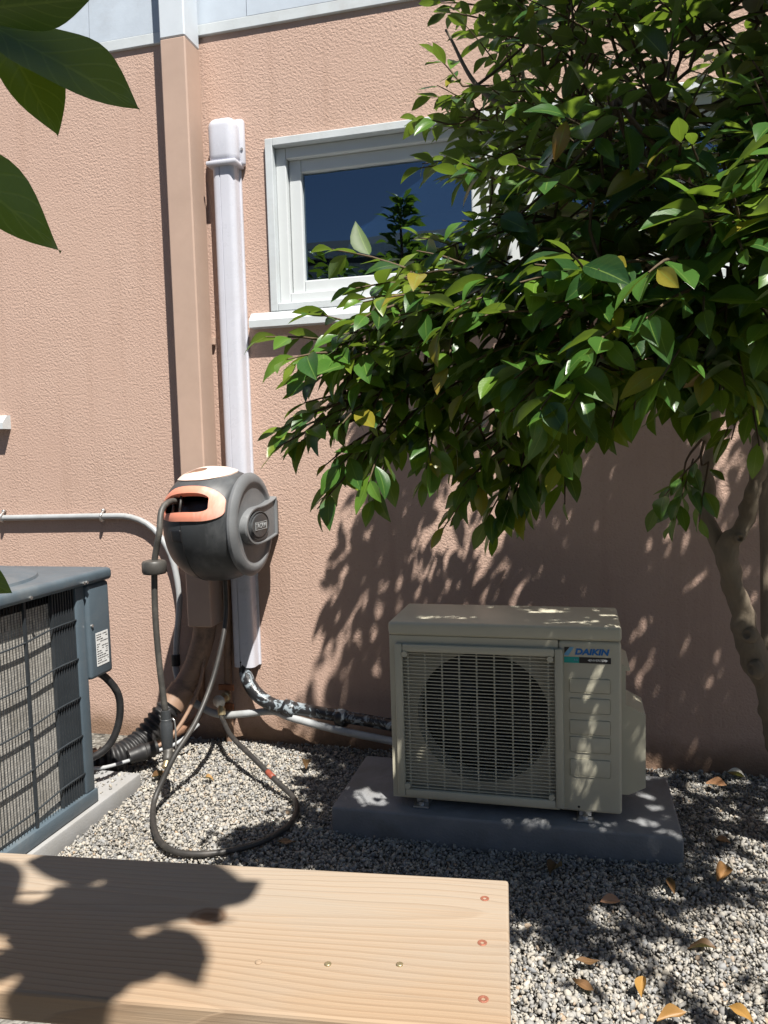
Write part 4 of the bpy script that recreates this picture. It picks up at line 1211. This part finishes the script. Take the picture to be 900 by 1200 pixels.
# ------------------------------------------------------------------ the glossy leaved tree
tree = empty('camellia_tree', (0.62, 2.33, 0.0), 'glossy dark leaved tree spreading over the window and ivory unit', 'tree')
trunk_pts = [(0.70, 2.34, -0.05), (0.655, 2.33, 0.1), (0.60, 2.31, 0.22), (0.548, 2.30, 0.34), (0.515, 2.285, 0.482), (0.463, 2.26, 0.606), (0.433, 2.24, 0.717), (0.407, 2.22, 0.802), (0.388, 2.2, 0.868), (0.398, 2.19, 0.912), (0.424, 2.18, 0.955), (0.444, 2.16, 1.036), (0.453, 2.13, 1.147), (0.459, 2.1, 1.274), (0.462, 2.05, 1.414), (0.45, 2.0, 1.60), (0.46, 1.9, 1.85)]
trunk_r = [0.048, 0.041, 0.037, 0.039, 0.033, 0.037, 0.029, 0.026, 0.030, 0.028, 0.022, 0.019, 0.021, 0.019, 0.019, 0.018, 0.016]
tg = Geo(); tg.tube(trunk_pts, trunk_r, 16, 0.012)
tvr = np.array(tg.v)
tr_ob = Geo()
lump = lambda p: 0.0035 * np.array((math.sin(p[2] * 61 + p[1] * 40), math.sin(p[2] * 47 + p[0] * 55 + 1), 0)) + 0.0025 * np.array((math.sin(p[2] * 130 + p[0] * 90), math.cos(p[2] * 118 + p[1] * 70), 0))
tr_ob.v = [tuple(p + lump(p) + nrg.normal(0, 0.0008, 3)) for p in tvr]; tr_ob.f = tg.f
trunk = tr_ob.build('trunk', 'bark', tree, smooth=True)
for p, ax, r_ in (((0.447, 2.215, 0.655), (-0.75, -0.9, 0.25), 0.016), ((0.462, 2.218, 0.560), (-0.95, -0.5, 0.1), 0.019), ((0.412, 2.158, 0.925), (0.1, -1, -0.1), 0.011)):
    kn = Geo(); kn.lathe(p, ax, [(-0.012, r_ * 1.5), (0.0, r_ * 1.25), (0.007, r_ * 0.95), (0.008, r_ * 0.7), (0.002, r_ * 0.5), (0.001, 0.002)], 14)
    kn.build('knot', 'bark', trunk, smooth=True)
stems = {
 'b2': ([(0.392, 2.2, 0.862), (0.362, 2.22, 0.925), (0.340, 2.23, 0.985), (0.346, 2.22, 1.046), (0.336, 2.2, 1.104), (0.345, 2.15, 1.172), (0.33, 2.08, 1.30), (0.26, 1.95, 1.45), (0.12, 1.82, 1.62)], [0.026, 0.021, 0.019, 0.020, 0.018, 0.017, 0.016, 0.013, 0.009]),
 'b3': ([(0.62, 2.42, -0.03), (0.575, 2.44, 0.25), (0.548, 2.45, 0.535), (0.540, 2.45, 0.842), (0.528, 2.42, 1.069), (0.535, 2.38, 1.263), (0.56, 2.3, 1.6), (0.6, 2.15, 2.0)], [0.022, 0.018, 0.016, 0.015, 0.015, 0.015, 0.014, 0.010]),
 'l1': ([(0.345, 2.15, 1.172), (0.24, 1.95, 1.26), (0.06, 1.75, 1.30), (-0.12, 1.62, 1.31), (-0.30, 1.55, 1.33), (-0.44, 1.52, 1.36)], [0.015, 0.013, 0.011, 0.009, 0.007, 0.004]),
 'l2': ([(0.459, 2.1, 1.30), (0.36, 1.80, 1.36), (0.24, 1.50, 1.38), (0.10, 1.32, 1.36), (0.0, 1.24, 1.33)], [0.016, 0.013, 0.010, 0.007, 0.004]),
 'l3': ([(0.46, 2.04, 1.42), (0.50, 1.7, 1.46), (0.48, 1.42, 1.48), (0.42, 1.22, 1.44)], [0.015, 0.012, 0.009, 0.005]),
 'l4': ([(0.45, 2.0, 1.60), (0.25, 1.90, 1.75), (0.02, 1.88, 1.88), (-0.2, 1.92, 2.02), (-0.30, 1.95, 2.2)], [0.015, 0.012, 0.009, 0.006, 0.003]),
 'l5': ([(0.46, 1.9, 1.85), (0.42, 1.75, 2.1), (0.3, 1.65, 2.35), (0.15, 1.6, 2.6), (0.1, 1.6, 2.85)], [0.017, 0.013, 0.010, 0.007, 0.003]),
 'l6': ([(0.46, 1.9, 1.85), (0.6, 1.7, 2.1), (0.8, 1.55, 2.35), (0.95, 1.45, 2.6)], [0.017, 0.013, 0.009, 0.004]),
 'l7': ([(0.46, 2.0, 1.6), (0.7, 1.8, 1.75), (0.95, 1.6, 1.85), (1.15, 1.4, 1.9)], [0.015, 0.012, 0.009, 0.004]),
 'l8': ([(0.24, 1.95, 1.26), (0.02, 1.85, 1.33), (-0.16, 1.78, 1.45), (-0.34, 1.68, 1.56)], [0.011, 0.009, 0.006, 0.003]),
 'l9': ([(0.25, 1.90, 1.75), (0.18, 1.65, 1.80), (0.10, 1.45, 1.78), (0.06, 1.3, 1.72)], [0.011, 0.008, 0.006, 0.003]),
 'la': ([(0.56, 2.3, 1.6), (0.85, 2.3, 1.9), (1.1, 2.25, 2.2), (1.25, 2.15, 2.5)], [0.013, 0.010, 0.008, 0.003]),
 'lb': ([(0.42, 1.75, 2.1), (0.42, 1.45, 2.25), (0.45, 1.2, 2.36), (0.46, 1.02, 2.4)], [0.011, 0.008, 0.006, 0.003]),
 'lh': ([(0.2, 1.93, 1.80), (0.02, 2.08, 1.98), (-0.12, 2.2, 2.15), (-0.14, 2.26, 2.40)], [0.010, 0.008, 0.006, 0.003]),
 'li': ([(0.98, 1.2, 2.2), (1.05, 1.05, 2.25), (1.12, 0.92, 2.3)], [0.006, 0.005, 0.003]),
 'lj': ([(0.85, 2.3, 1.9), (1.1, 2.15, 1.55), (1.3, 1.9, 1.48), (1.5, 1.65, 1.45)], [0.009, 0.007, 0.005, 0.003]),
 'lc': ([(0.8, 1.55, 2.35), (0.78, 1.35, 2.42), (0.74, 1.15, 2.5)], [0.009, 0.007, 0.003]),
 'ld': ([(0.70, 1.8, 1.75), (0.75, 1.45, 1.95), (0.85, 1.25, 2.12), (0.98, 1.2, 2.2)], [0.010, 0.008, 0.006, 0.003]),
 'le': ([(1.1, 2.25, 2.2), (1.3, 2.1, 2.25), (1.48, 1.9, 2.3)], [0.008, 0.006, 0.003]),
 'lf': ([(0.6, 2.15, 2.0), (0.75, 2.1, 2.35), (0.8, 2.0, 2.75)], [0.010, 0.007, 0.003]),
 'lg': ([(0.85, 2.3, 1.9), (1.1, 2.2, 1.85), (1.35, 2.1, 1.85)], [0.009, 0.007, 0.003]),
}
limb_pts = []
for k_, (pts, rr_) in stems.items():
    Geo().tube(pts, rr_, 10, 0.02).build('limb' if k_ != 'b3' else 'stem', 'bark', tree, smooth=True)
    P_, R_ = spline(pts, rr_, 0.03)
    if k_ not in ('b3',):
        limb_pts.append(P_)
limb_pts = np.vstack(limb_pts)
limb_pts = limb_pts[limb_pts[:, 2] > 1.15]

# crown clumps: centre, radii, number of twigs, droop
CLUMPS = [
 ((-0.40, 1.52, 1.37), (0.11, 0.12, 0.09), 17, 0.35),
 ((-0.37, 1.55, 1.24), (0.11, 0.12, 0.08), 20, 0.45),
 ((-0.28, 1.54, 1.46), (0.14, 0.14, 0.11), 27, 0.3),
 ((-0.21, 1.62, 1.31), (0.15, 0.15, 0.11), 30, 0.4),
 ((-0.10, 1.50, 1.41), (0.16, 0.15, 0.13), 36, 0.3),
 ((-0.12, 1.68, 1.19), (0.11, 0.11, 0.08), 18, 0.6),
 ((0.02, 1.57, 1.36), (0.17, 0.17, 0.10), 36, 0.35),
 ((0.04, 1.30, 1.36), (0.15, 0.13, 0.09), 28, 0.35),
 ((0.19, 1.30, 1.44), (0.16, 0.13, 0.09), 28, 0.25),
 ((0.33, 1.28, 1.50), (0.16, 0.14, 0.09), 28, 0.2),
 ((0.08, 1.47, 1.60), (0.21, 0.2, 0.15), 46, 0.2),
 ((0.30, 1.52, 1.64), (0.22, 0.2, 0.17), 46, 0.2),
 ((0.22, 1.72, 1.55), (0.22, 0.2, 0.12), 34, 0.15),
 ((-0.17, 1.77, 1.58), (0.14, 0.14, 0.12), 18, 0.3),
 ((-0.02, 1.77, 1.78), (0.18, 0.17, 0.15), 40, 0.2),
 ((-0.22, 2.26, 2.12), (0.14, 0.14, 0.16), 26, 0.2),
 ((-0.14, 2.28, 2.42), (0.17, 0.15, 0.17), 28, 0.1),
 ((0.03, 2.18, 1.92), (0.15, 0.14, 0.14), 22, 0.2),
 ((0.10, 2.25, 2.62), (0.20, 0.16, 0.18), 26, 0.0),
 ((-0.04, 1.95, 2.12), (0.14, 0.13, 0.14), 18, 0.2),
 ((0.12, 1.74, 2.02), (0.21, 0.2, 0.19), 40, 0.15),
 ((0.32, 1.62, 1.92), (0.24, 0.22, 0.2), 42, 0.15),
 ((0.17, 1.62, 2.38), (0.25, 0.24, 0.21), 50, 0.1),
 ((0.44, 1.52, 2.28), (0.26, 0.24, 0.22), 40, 0.1),
 ((0.16, 1.62, 2.72), (0.22, 0.22, 0.18), 30, 0.0),
 ((0.70, 1.55, 2.05), (0.28, 0.26, 0.26), 46, 0.15),
 ((0.85, 1.50, 2.40), (0.30, 0.26, 0.24), 38, 0.1),
 ((0.60, 1.45, 1.76), (0.22, 0.22, 0.16), 36, 0.15),
 ((0.95, 1.65, 1.85), (0.28, 0.28, 0.24), 36, 0.2),
 ((1.10, 1.95, 2.20), (0.30, 0.28, 0.28), 56, 0.15),
 ((0.70, 2.05, 2.05), (0.28, 0.24, 0.24), 50, 0.15),
 ((0.50, 1.70, 2.62), (0.28, 0.24, 0.2), 40, 0.0),
 ((0.85, 2.15, 2.45), (0.30, 0.24, 0.26), 56, 0.1),
 ((1.30, 2.10, 1.85), (0.28, 0.26, 0.26), 50, 0.15),
 ((1.45, 1.85, 2.30), (0.30, 0.28, 0.28), 50, 0.1),
 ((0.48, 2.28, 2.05), (0.22, 0.18, 0.24), 36, 0.15),
 ((1.10, 1.75, 2.75), (0.32, 0.28, 0.2), 44, 0.0),
 ((0.72, 1.95, 2.85), (0.28, 0.24, 0.18), 36, 0.0),
 ((1.50, 2.25, 2.55), (0.30, 0.26, 0.24), 36, 0.0),
 ((0.45, 1.06, 2.38), (0.24, 0.18, 0.18), 42, 0.1),
 ((0.72, 1.12, 2.52), (0.24, 0.20, 0.18), 38, 0.1),
 ((0.30, 1.08, 2.30), (0.20, 0.15, 0.10), 26, 0.0),
 ((0.60, 1.22, 2.02), (0.18, 0.14, 0.14), 24, 0.1),
 ((0.42, 1.74, 1.33), (0.13, 0.11, 0.06), 16, 0.3),
 ((0.68, 1.18, 2.12), (0.20, 0.16, 0.18), 32, 0.2),
 ((0.98, 1.22, 2.22), (0.24, 0.20, 0.22), 30, 0.1),
 ((0.86, 0.97, 2.10), (0.22, 0.15, 0.12), 14, 0.1),
 ((1.12, 0.95, 2.30), (0.22, 0.17, 0.14), 14, 0.1),
 ((1.20, 2.10, 1.45), (0.26, 0.24, 0.20), 44, 0.3),  # this and the other low right clumps: unseen, added to darken the wall
 ((1.55, 1.90, 1.75), (0.28, 0.26, 0.24), 40, 0.2),
 ((1.15, 1.70, 1.42), (0.24, 0.22, 0.16), 30, 0.3),
 ((1.50, 1.60, 1.40), (0.26, 0.22, 0.18), 30, 0.3),
 ((0.33, 1.48, 1.34), (0.16, 0.14, 0.07), 26, 0.3),
 ((0.50, 1.62, 1.46), (0.16, 0.14, 0.08), 24, 0.2),
 ((0.16, 1.42, 1.36), (0.13, 0.12, 0.07), 14, 0.2),
 ((0.30, 2.10, 1.13), (0.05, 0.05, 0.03), 4, 0.45),
 ((0.45, 1.9, 1.40), (0.10, 0.10, 0.06), 6, 0.2),
]
variants = [leaf_arrays(1.0, 0.42 + 0.05 * (k % 3), 6, 2, 0.08 + 0.08 * (k % 3), 0.06 + 0.10 * (k % 4), wave=0.012, seed=k) for k in range(9)]
leaves = []
twig_geo = Geo()
nodes = [np.append(p, 0.0) for p in limb_pts]
node_arr = np.array(nodes)
new_nodes = []
CROWN_AXIS = Vector((0.42, 2.05, 1.45))
for ci, (c, rr_, nt, droop) in enumerate(CLUMPS):
    c = Vector(c)
    for _ in range(nt):
        q = Vector((rng.gauss(0, 1), rng.gauss(0, 1), rng.gauss(0, 1))).normalized() * (rng.random() ** 0.45)
        p0 = c + Vector((q.x * rr_[0], q.y * rr_[1], q.z * rr_[2]))
        out = (p0 - CROWN_AXIS); out.normalize()
        d = (out * 0.8 + q * 0.55 + Vector((-0.15, -0.15, 0.15 - droop)) + Vector((rng.gauss(0, .35), rng.gauss(0, .35), rng.gauss(0, .25)))).normalized()
        Lt = rng.uniform(0.08, 0.17)
        bend = Vector((0, 0, -droop * 0.05 - 0.01))
        p1 = p0 + d * Lt * 0.5 + bend * 0.3
        p2 = p0 + d * Lt + bend
        twig_geo.tube([p0, p1, p2], [0.0028, 0.0022, 0.0013], 4, 0.06, cap=False)
        # join the twig to the nearest limb or to a twig that already stands nearer the limb
        if len(new_nodes) >= 8:
            node_arr = np.vstack([node_arr, np.array(new_nodes)]); new_nodes = []
        dd = np.linalg.norm(node_arr[:, :3] - np.array(p0), axis=1)
        cost = dd + 0.75 * node_arr[:, 3] + np.where(node_arr[:, 2] > p0.z + 0.12, 0.12, 0)
        bi = int(cost.argmin())
        lp = Vector(node_arr[bi, :3]); far = node_arr[bi, 3] + dd[bi]
        if dd[bi] > 0.012:
            mid = (lp + p0) / 2 + Vector((rng.gauss(0, .012), rng.gauss(0, .012), rng.gauss(-0.004, .012)))
            r0 = 0.0030 + 0.0012 * (node_arr[bi, 3] == 0)
            twig_geo.tube([lp, mid, p0], [r0, r0 * 0.85, 0.0026], 4, 0.08, cap=False)
            new_nodes.append(np.array((*mid, node_arr[bi, 3] + dd[bi] / 2)))
        new_nodes.append(np.array((*p0, far)))
        nl = rng.randint(5, 8)
        side = d.cross(Vector((0, 0, 1)));
        if side.length < 0.1: side = Vector((1, 0, 0))
        side.normalize()
        young = rng.random()
        for i in range(nl):
            t = (i + 0.6) / nl
            pos = p0.lerp(p1, t * 2) if t < 0.5 else p1.lerp(p2, t * 2 - 1)
            s_ = 1 if i % 2 else -1
            if i == nl - 1: s_ = 0
            ld = (d * (0.55 + 0.3 * t) + side * s_ * 0.75 + Vector((0, 0, -0.18 - droop * 0.7 + rng.gauss(0, .34))) + Vector((rng.gauss(0, .28), rng.gauss(0, .28), 0))).normalized()
            up = Vector((rng.gauss(0, .5), rng.gauss(-0.12, .5), 1.0)) + out * 0.3
            sz = rng.triangular(0.040, 0.098, 0.074) * (0.8 if i == nl - 1 else 1)
            tone = min(0.89, max(0, rng.gauss(0.38, 0.27) + 0.32 * (t > 0.7) * young + 0.22 * (p0.x < -0.12)))  # leaves on the left side toned lighter to look sunlit
            u = rng.random()
            if u > 0.984: tone = rng.uniform(0.90, 1.0)
            petiole = ld * 0.006
            leaves.append((pos + petiole, leaf_frame(ld, up), sz, tone, rng.randrange(9)))
# gaps where the sun gets through to the unit, the slab and the gravel
SPOTS = [((-0.46, 2.30, 0.66), 0.020), ((-0.42, 2.31, 0.66), 0.020), ((-0.36, 2.31, 0.66), 0.018), ((-0.08, 2.29, 0.66), 0.020), ((-0.03, 2.30, 0.66), 0.020), ((0.03, 2.30, 0.66), 0.022), ((0.09, 2.26, 0.64), 0.022),
         ((0.045, 2.23, 0.50), 0.022), ((0.030, 2.23, 0.36), 0.020), ((0.025, 2.23, 0.32), 0.020), ((0.020, 2.23, 0.26), 0.022), ((0.018, 2.23, 0.19), 0.030), ((0.012, 2.23, 0.15), 0.030), ((0.17, 2.3, 0.30), 0.024),
         ((-0.68, 2.30, 0.085), 0.024), ((-0.66, 2.24, 0.085), 0.020), ((-0.60, 2.24, 0.085), 0.018), ((-0.20, 2.20, 0.085), 0.022), ((-0.15, 2.20, 0.085), 0.024), ((-0.10, 2.195, 0.085), 0.020),
         ((0.05, 2.21, 0.085), 0.022), ((0.09, 2.22, 0.085), 0.020), ((0.19, 2.26, 0.085), 0.026), ((0.22, 2.36, 0.085), 0.024), ((0.20, 2.43, 0.085), 0.022), ((0.20, 2.52, 0.085), 0.024), ((0.18, 2.57, 0.085), 0.024)]
srs = random.Random(21)
for _ in range(24):
    SPOTS.append(((srs.uniform(0.34, 0.85), srs.uniform(1.7, 2.8), 0.01), srs.uniform(0.026, 0.048)))
for _ in range(8):
    SPOTS.append(((srs.uniform(-0.1, 0.5), srs.uniform(1.62, 2.05), 0.01), srs.uniform(0.03, 0.06)))
LB = np.array([[*(l[0] + l[1] @ Vector((0, l[2] * f, 0)))] for l in leaves for f in (0.2, 0.5, 0.8)]).reshape(-1, 3, 3)
SV = np.array(SUN)
drop = np.zeros(len(leaves), bool)
for p, r_ in SPOTS:
    d = LB - np.array(p)
    along = d @ SV
    off = np.linalg.norm(d - along[..., None] * SV, axis=-1)
    drop |= ((off < r_ * 0.85 + 0.006) & (along > 0) & ~((LB[:, :, 2] < 1.22) & (LB[:, :, 1] > 2.0))).any(axis=1)
leaves = [l for l, k in zip(leaves, drop) if not k]
print('tree leaves', len(leaves), 'opened', int(drop.sum()))
bt = twig_geo.mesh('twigs', world_loc(tree), fix=False)
tag(link('twigs', bt, 'twig', tree, smooth=True), kind='stuff')

# the leaves that show largest become parts of their own, the rest stays one mass
cpos = Vector((0, 0, CAM_H))
def to_px(p):
    d = Vector(p) - cpos
    z = d.dot(cf)
    return 450 + 900 * d.dot(cr) / z, 600 - 900 * d.dot(cu) / z, z
scored = []
for idx, (pos, m3, s_, tone, vi) in enumerate(leaves):
    mid = pos + m3 @ Vector((0, 0.5 * s_, 0))
    px, py, z = to_px(mid)
    if 0 < px < 900 and 0 < py < 1200 and z > 0.3:
        face = abs((m3 @ Vector((0, 0, 1))).dot((mid - cpos).normalized()))
        scored.append((z, idx, px, py, (s_ / z) ** 2 * (0.15 + face)))
scored.sort()
cells, vis = {}, []
for z, idx, px, py, a in scored:
    key = (int(px // 14), int(py // 14))
    if cells.get(key, 0) == 0:
        vis.append((a, idx))
    for dx in (-1, 0, 1):
        for dy in (-1, 0, 1):
            if abs(dx) + abs(dy) < 2: cells[(key[0] + dx, key[1] + dy)] = cells.get((key[0] + dx, key[1] + dy), 0) + 1
vis.sort(reverse=True)
chosen = {i for _, i in vis[:300]}
tl = Vector(world_loc(tree))
near_meshes = {}
fine = [leaf_arrays(1.0, 0.42 + 0.05 * (k % 3), 6, 4, 0.08 + 0.08 * (k % 3), 0.06 + 0.10 * (k % 4), wave=0.012, seed=k) for k in range(9)]
for idx in sorted(chosen):
    pos, m3, s_, tone, vi = leaves[idx]
    tq = round(tone * 12) / 12 if tone < 0.9 else round(tone * 30) / 30
    key = (vi, tq)
    if key not in near_meshes:
        near_meshes[key] = leaf_mesh('leaf', fine[vi], tq, 'leaf')
    o = bpy.data.objects.new('leaf', near_meshes[key]); COL.objects.link(o); o.parent = tree
    o.matrix_local = Matrix.Translation(pos - tl) @ m3.to_4x4() @ Matrix.Scale(s_, 4)
tag(bulk_leaves('crown', [l for i, l in enumerate(leaves) if i not in chosen], variants, 'leaf', tree), kind='stuff')

# ------------------------------------------------------------------ broad leaved shrub beside the camera
shrub = empty('broadleaf_shrub', (-1.25, -0.55, 0.0), 'broad leaved shrub whose dark leaves hang in at the top left', 'shrub')
sg = [([(-1.25, -0.55, -0.05), (-1.28, -0.6, 1.0), (-1.35, -0.62, 2.0), (-1.4, -0.6, 2.9), (-1.38, -0.55, 3.25)], [0.03, 0.026, 0.02, 0.012, 0.004]),
      ([(-1.26, -0.57, 0.3), (-1.5, -0.5, 1.2), (-1.8, -0.5, 2.1), (-1.95, -0.5, 2.75)], [0.024, 0.02, 0.014, 0.005]),
      ([(-1.26, -0.57, 0.3), (-1.1, -0.7, 1.2), (-0.95, -0.75, 2.2), (-0.95, -0.7, 2.8)], [0.024, 0.02, 0.014, 0.005]),
      ([(-1.29, -0.6, 1.1), (-1.0, -0.3, 1.65), (-0.75, 0.05, 1.9), (-0.42, 0.10, 2.08), (-0.10, 0.12, 2.2), (0.14, 0.16, 2.2)], [0.018, 0.014, 0.010, 0.007, 0.005, 0.003]),
      ([(-0.75, 0.05, 1.9), (-0.6, 0.28, 1.72), (-0.48, 0.42, 1.58), (-0.405, 0.49, 1.49)], [0.007, 0.005, 0.004, 0.002]),
      ([(-0.6, 0.28, 1.72), (-0.52, 0.36, 1.5), (-0.44, 0.41, 1.38), (-0.40, 0.425, 1.365)], [0.005, 0.004, 0.003, 0.002])]
for pts, rr_ in sg:
    Geo().tube(pts, rr_, 8, 0.05).build('stem', 'twig', shrub, smooth=True)
bvar = [leaf_arrays(1.0, 0.44 + 0.04 * k, 8, 4, 0.12 + 0.05 * k, 0.08 + 0.08 * k, wave=0.02, seed=40 + k) for k in range(4)]
sh_leaves = []
for pts, rr_ in sg[:3]:
    P_, _ = spline(pts, rr_, 0.02)
    P_ = P_[P_[:, 2] > 1.5]
    for p in P_:
        for _ in range(4):
            th_ = rng.uniform(0, 6.28)
            d = Vector((math.cos(th_), math.sin(th_), rng.uniform(-0.2, 0.9))).normalized()
            rr2 = rng.uniform(0.0, 0.30) * min(1, max(0.15, (3.3 - p[2]) / 0.7))
            sh_leaves.append((Vector(p) + d * rr2, leaf_frame(d, Vector((rng.gauss(0, .4), rng.gauss(0, .4), 1))), rng.uniform(0.09, 0.15), rng.random(), rng.randrange(4)))
tag(bulk_leaves('foliage', sh_leaves, bvar, 'broad_leaf', shrub), kind='stuff')
def place_leaf(base, tip, normal, width, vi, tone=0.4):
    base, tip = Vector(base), Vector(tip)
    d = tip - base
    V, UV, F = leaf_arrays(1.0, width, 14, 8, (0.10, 0.16, 0.22)[vi % 3], 0.03 + 0.02 * (vi % 4), wave=0.022, seed=60 + vi)
    me_ = leaf_mesh('leaf', (V, UV, F), tone, 'broad_leaf')
    o = bpy.data.objects.new('leaf', me_); COL.objects.link(o); o.parent = shrub
    o.matrix_local = Matrix.Translation(base - shrub.location) @ leaf_frame(d, Vector(normal)).to_4x4() @ Matrix.Scale(d.length, 4)
    return o
place_leaf((-0.405, 0.490, 1.484), (-0.300, 0.513, 1.424), (0.35, -0.75, 0.6), 0.52, 0, 0.2)
place_leaf((-0.405, 0.500, 1.486), (-0.363, 0.507, 1.409), (0.75, -0.6, 0.35), 0.55, 1, 0.5)
place_leaf((-0.40, 0.452, 1.470), (-0.298, 0.462, 1.472), (0.05, 0.62, 0.9), 0.42, 2, 0.1)
place_leaf((-0.425, 0.425, 1.392), (-0.350, 0.493, 1.325), (0.62, -0.62, 0.60), 0.50, 3, 0.9)
place_leaf((-0.43, 0.452, 1.10), (-0.392, 0.463, 1.078), (0.3, -0.6, 0.6), 0.5, 4, 0.1)
SHADE = [((30, 1010), (200, 1003)), ((240, 1060), (312, 1032)), ((140, 1020), (300, 1045)), ((150, 1075), (30, 1060)), ((60, 1100), (-40, 1160)), ((190, 1085), (235, 1158)), ((150, 1100), (110, 1190)), ((90, 1085), (60, 1200)), ((200, 1060), (130, 1010)), ((10, 1080), (-60, 1010)), ((210, 1110), (120, 1160)), ((60, 1040), (150, 1090)), ((30, 1130), (120, 1140)), ((200, 1030), (260, 1085)), ((0, 1090), (130, 1100)), ((40, 1115), (190, 1110)), ((20, 1140), (150, 1165)), ((100, 1075), (225, 1072)), ((170, 1095), (250, 1125)), ((0, 1165), (110, 1175)), ((-30, 1065), (70, 1085)), ((150, 1035), (275, 1062)), ((20, 1150), (70, 1230)), ((120, 1150), (60, 1240)), ((-20, 1100), (-90, 1200))]
rs = random.Random(5)
def bench_point(px, py):
    d = cf + cr * ((px - 450) / 900) - cu * ((py - 600) / 900)
    return cpos + d * ((0.55 - CAM_H) / d.z)
for k, (a, b) in enumerate(SHADE):
    h = 1.62 + 0.10 * (k % 3)
    pa = bench_point(*a) + SUN * (h / SUN.z)
    pb = bench_point(*b) + SUN * ((h - 0.03) / SUN.z)
    place_leaf(pa, pb, SUN + Vector((rs.gauss(0, .25), rs.gauss(0, .25), 0)), 0.55, 5 + k, rs.random())

# ------------------------------------------------------------------ fallen leaves
FALL = [
 ((0.075, 1.952), 0.052, 20, 0.95, 'pale tan fallen leaf in a sunny patch before the slab'),
 ((0.018, 1.696), 0.052, 200, 0.30, 'curled brown fallen leaf nearest the bench end, pointing at it'),
 ((0.008, 1.615), 0.045, 150, 0.42, 'small brown fallen leaf just below the curled one by the bench'),
 ((0.128, 1.627), 0.042, 80, 0.72, 'ochre fallen leaf standing up on sunlit gravel'),
 ((0.273, 1.809), 0.062, 170, 0.22, 'long dark brown curled leaf right of the leaf shadows'),
 ((0.233, 2.042), 0.050, 100, 0.30, 'brown fallen leaf close to the slab front right corner'),
 ((0.366, 2.118), 0.060, 60, 0.60, 'yellow and brown fallen leaf in the shade right of the slab'),
 ((0.409, 2.333), 0.045, 10, 0.56, 'orange brown fallen leaf beside the slab right end'),
 ((-0.066, 2.084), 0.075, 70, 0.08, 'dark fallen leaf on shaded gravel behind the bench end'),
 ((0.447, 2.709), 0.060, 330, 0.92, 'reddish tan fallen leaf near the wall right of the slab'),
 ((0.314, 1.598), 0.062, 130, 0.82, 'bright yellow fallen leaf at the bottom right'),
 ((0.174, 1.554), 0.055, 20, 0.66, 'orange fallen leaf cut off by the bottom edge'),
 ((-0.85, 2.075), 0.060, 190, 0.25, 'olive brown fallen leaf beside the hose loop'),
 ((-1.485, 2.440), 0.060, 250, 0.30, 'brown fallen leaf against the concrete slab end'),
 ((-1.296, 2.454), 0.030, 10, 0.70, 'small orange petal on the gravel under the reel'),
 ((0.534, 2.801), 0.050, 170, 1.00, 'white curled leaf by the wall foot at the right'),
 ((-0.98, 2.62), 0.05, 100, 0.12, 'grey brown leaf leaning at the wall foot under the pipes'),
 ((0.60, 2.0), 0.05, 40, 0.35, 'brown fallen leaf under the tree at the right edge'),
]
for k, ((x, y), L, ang, tone, lab) in enumerate(FALL):
    V, UV, F = leaf_arrays(1.0, rs.uniform(0.36, 0.60), 10, 6, rs.choice((0.1, 0.25, 0.45, 0.7)), rs.uniform(-0.3, 0.4), wave=rs.uniform(0.01, 0.06), seed=90 + k)
    me_ = leaf_mesh('fallen_leaf', (V, UV, F), tone, 'dead')
    d = Vector((math.cos(rad(ang)), math.sin(rad(ang)), rs.uniform(-0.05, 0.12)))
    o = bpy.data.objects.new('fallen_leaf', me_); COL.objects.link(o)
    up = Vector((rs.gauss(0, .3), rs.gauss(-0.15, .25), 1))
    o.matrix_world = Matrix.Translation(Vector((x, y, 0.020)) - d * L * 0.5) @ leaf_frame(d, up).to_4x4() @ Matrix.Scale(L * 1.15, 4)
    tag(o, lab, 'leaf', 'fallen leaves on the gravel')

# ------------------------------------------------------------------ unseen board fence added behind the camera to block low sky
fence = empty('added_fence', (-1.0, -2.6, 0), 'tall brown board fence added behind the viewer to block low sky', 'fence')
for k in range(56):
    x = -6.2 + k * 0.19
    Geo().box(x, x + 0.184, -2.62 - 0.004 * (k % 2), -2.60, -0.02, 2.05 + 0.01 * math.sin(k * 2.3)).build('board', 'twig', fence)
for z in (0.35, 1.75):
    Geo().box(-6.2, 4.4, -2.66, -2.6245, z, z + 0.09).build('rail', 'twig', fence)

# ------------------------------------------------------------------ what the window reflects: the neighbour's house behind the yard
nh = empty('neighbour_house', (-2.5, -8.5, 0), 'neighbour house with dark roof seen only mirrored in the window', 'house')
Geo().box(-9, 5, -12, -8.5, -0.1, 4.8).build('wall', 'siding', nh)
rf = Geo(); rf.prism([(-8.1, 4.8), (-8.1, 4.96), (-10.3, 5.75), (-12.4, 4.96), (-12.4, 4.8)], -9.4, 5.4, 'yz')
rf.build('roof', 'slate_dark', nh)
Geo().box(-9.4, 5.4, -8.1, -8.02, 4.80, 4.98).build('gutter', 'trim', nh)
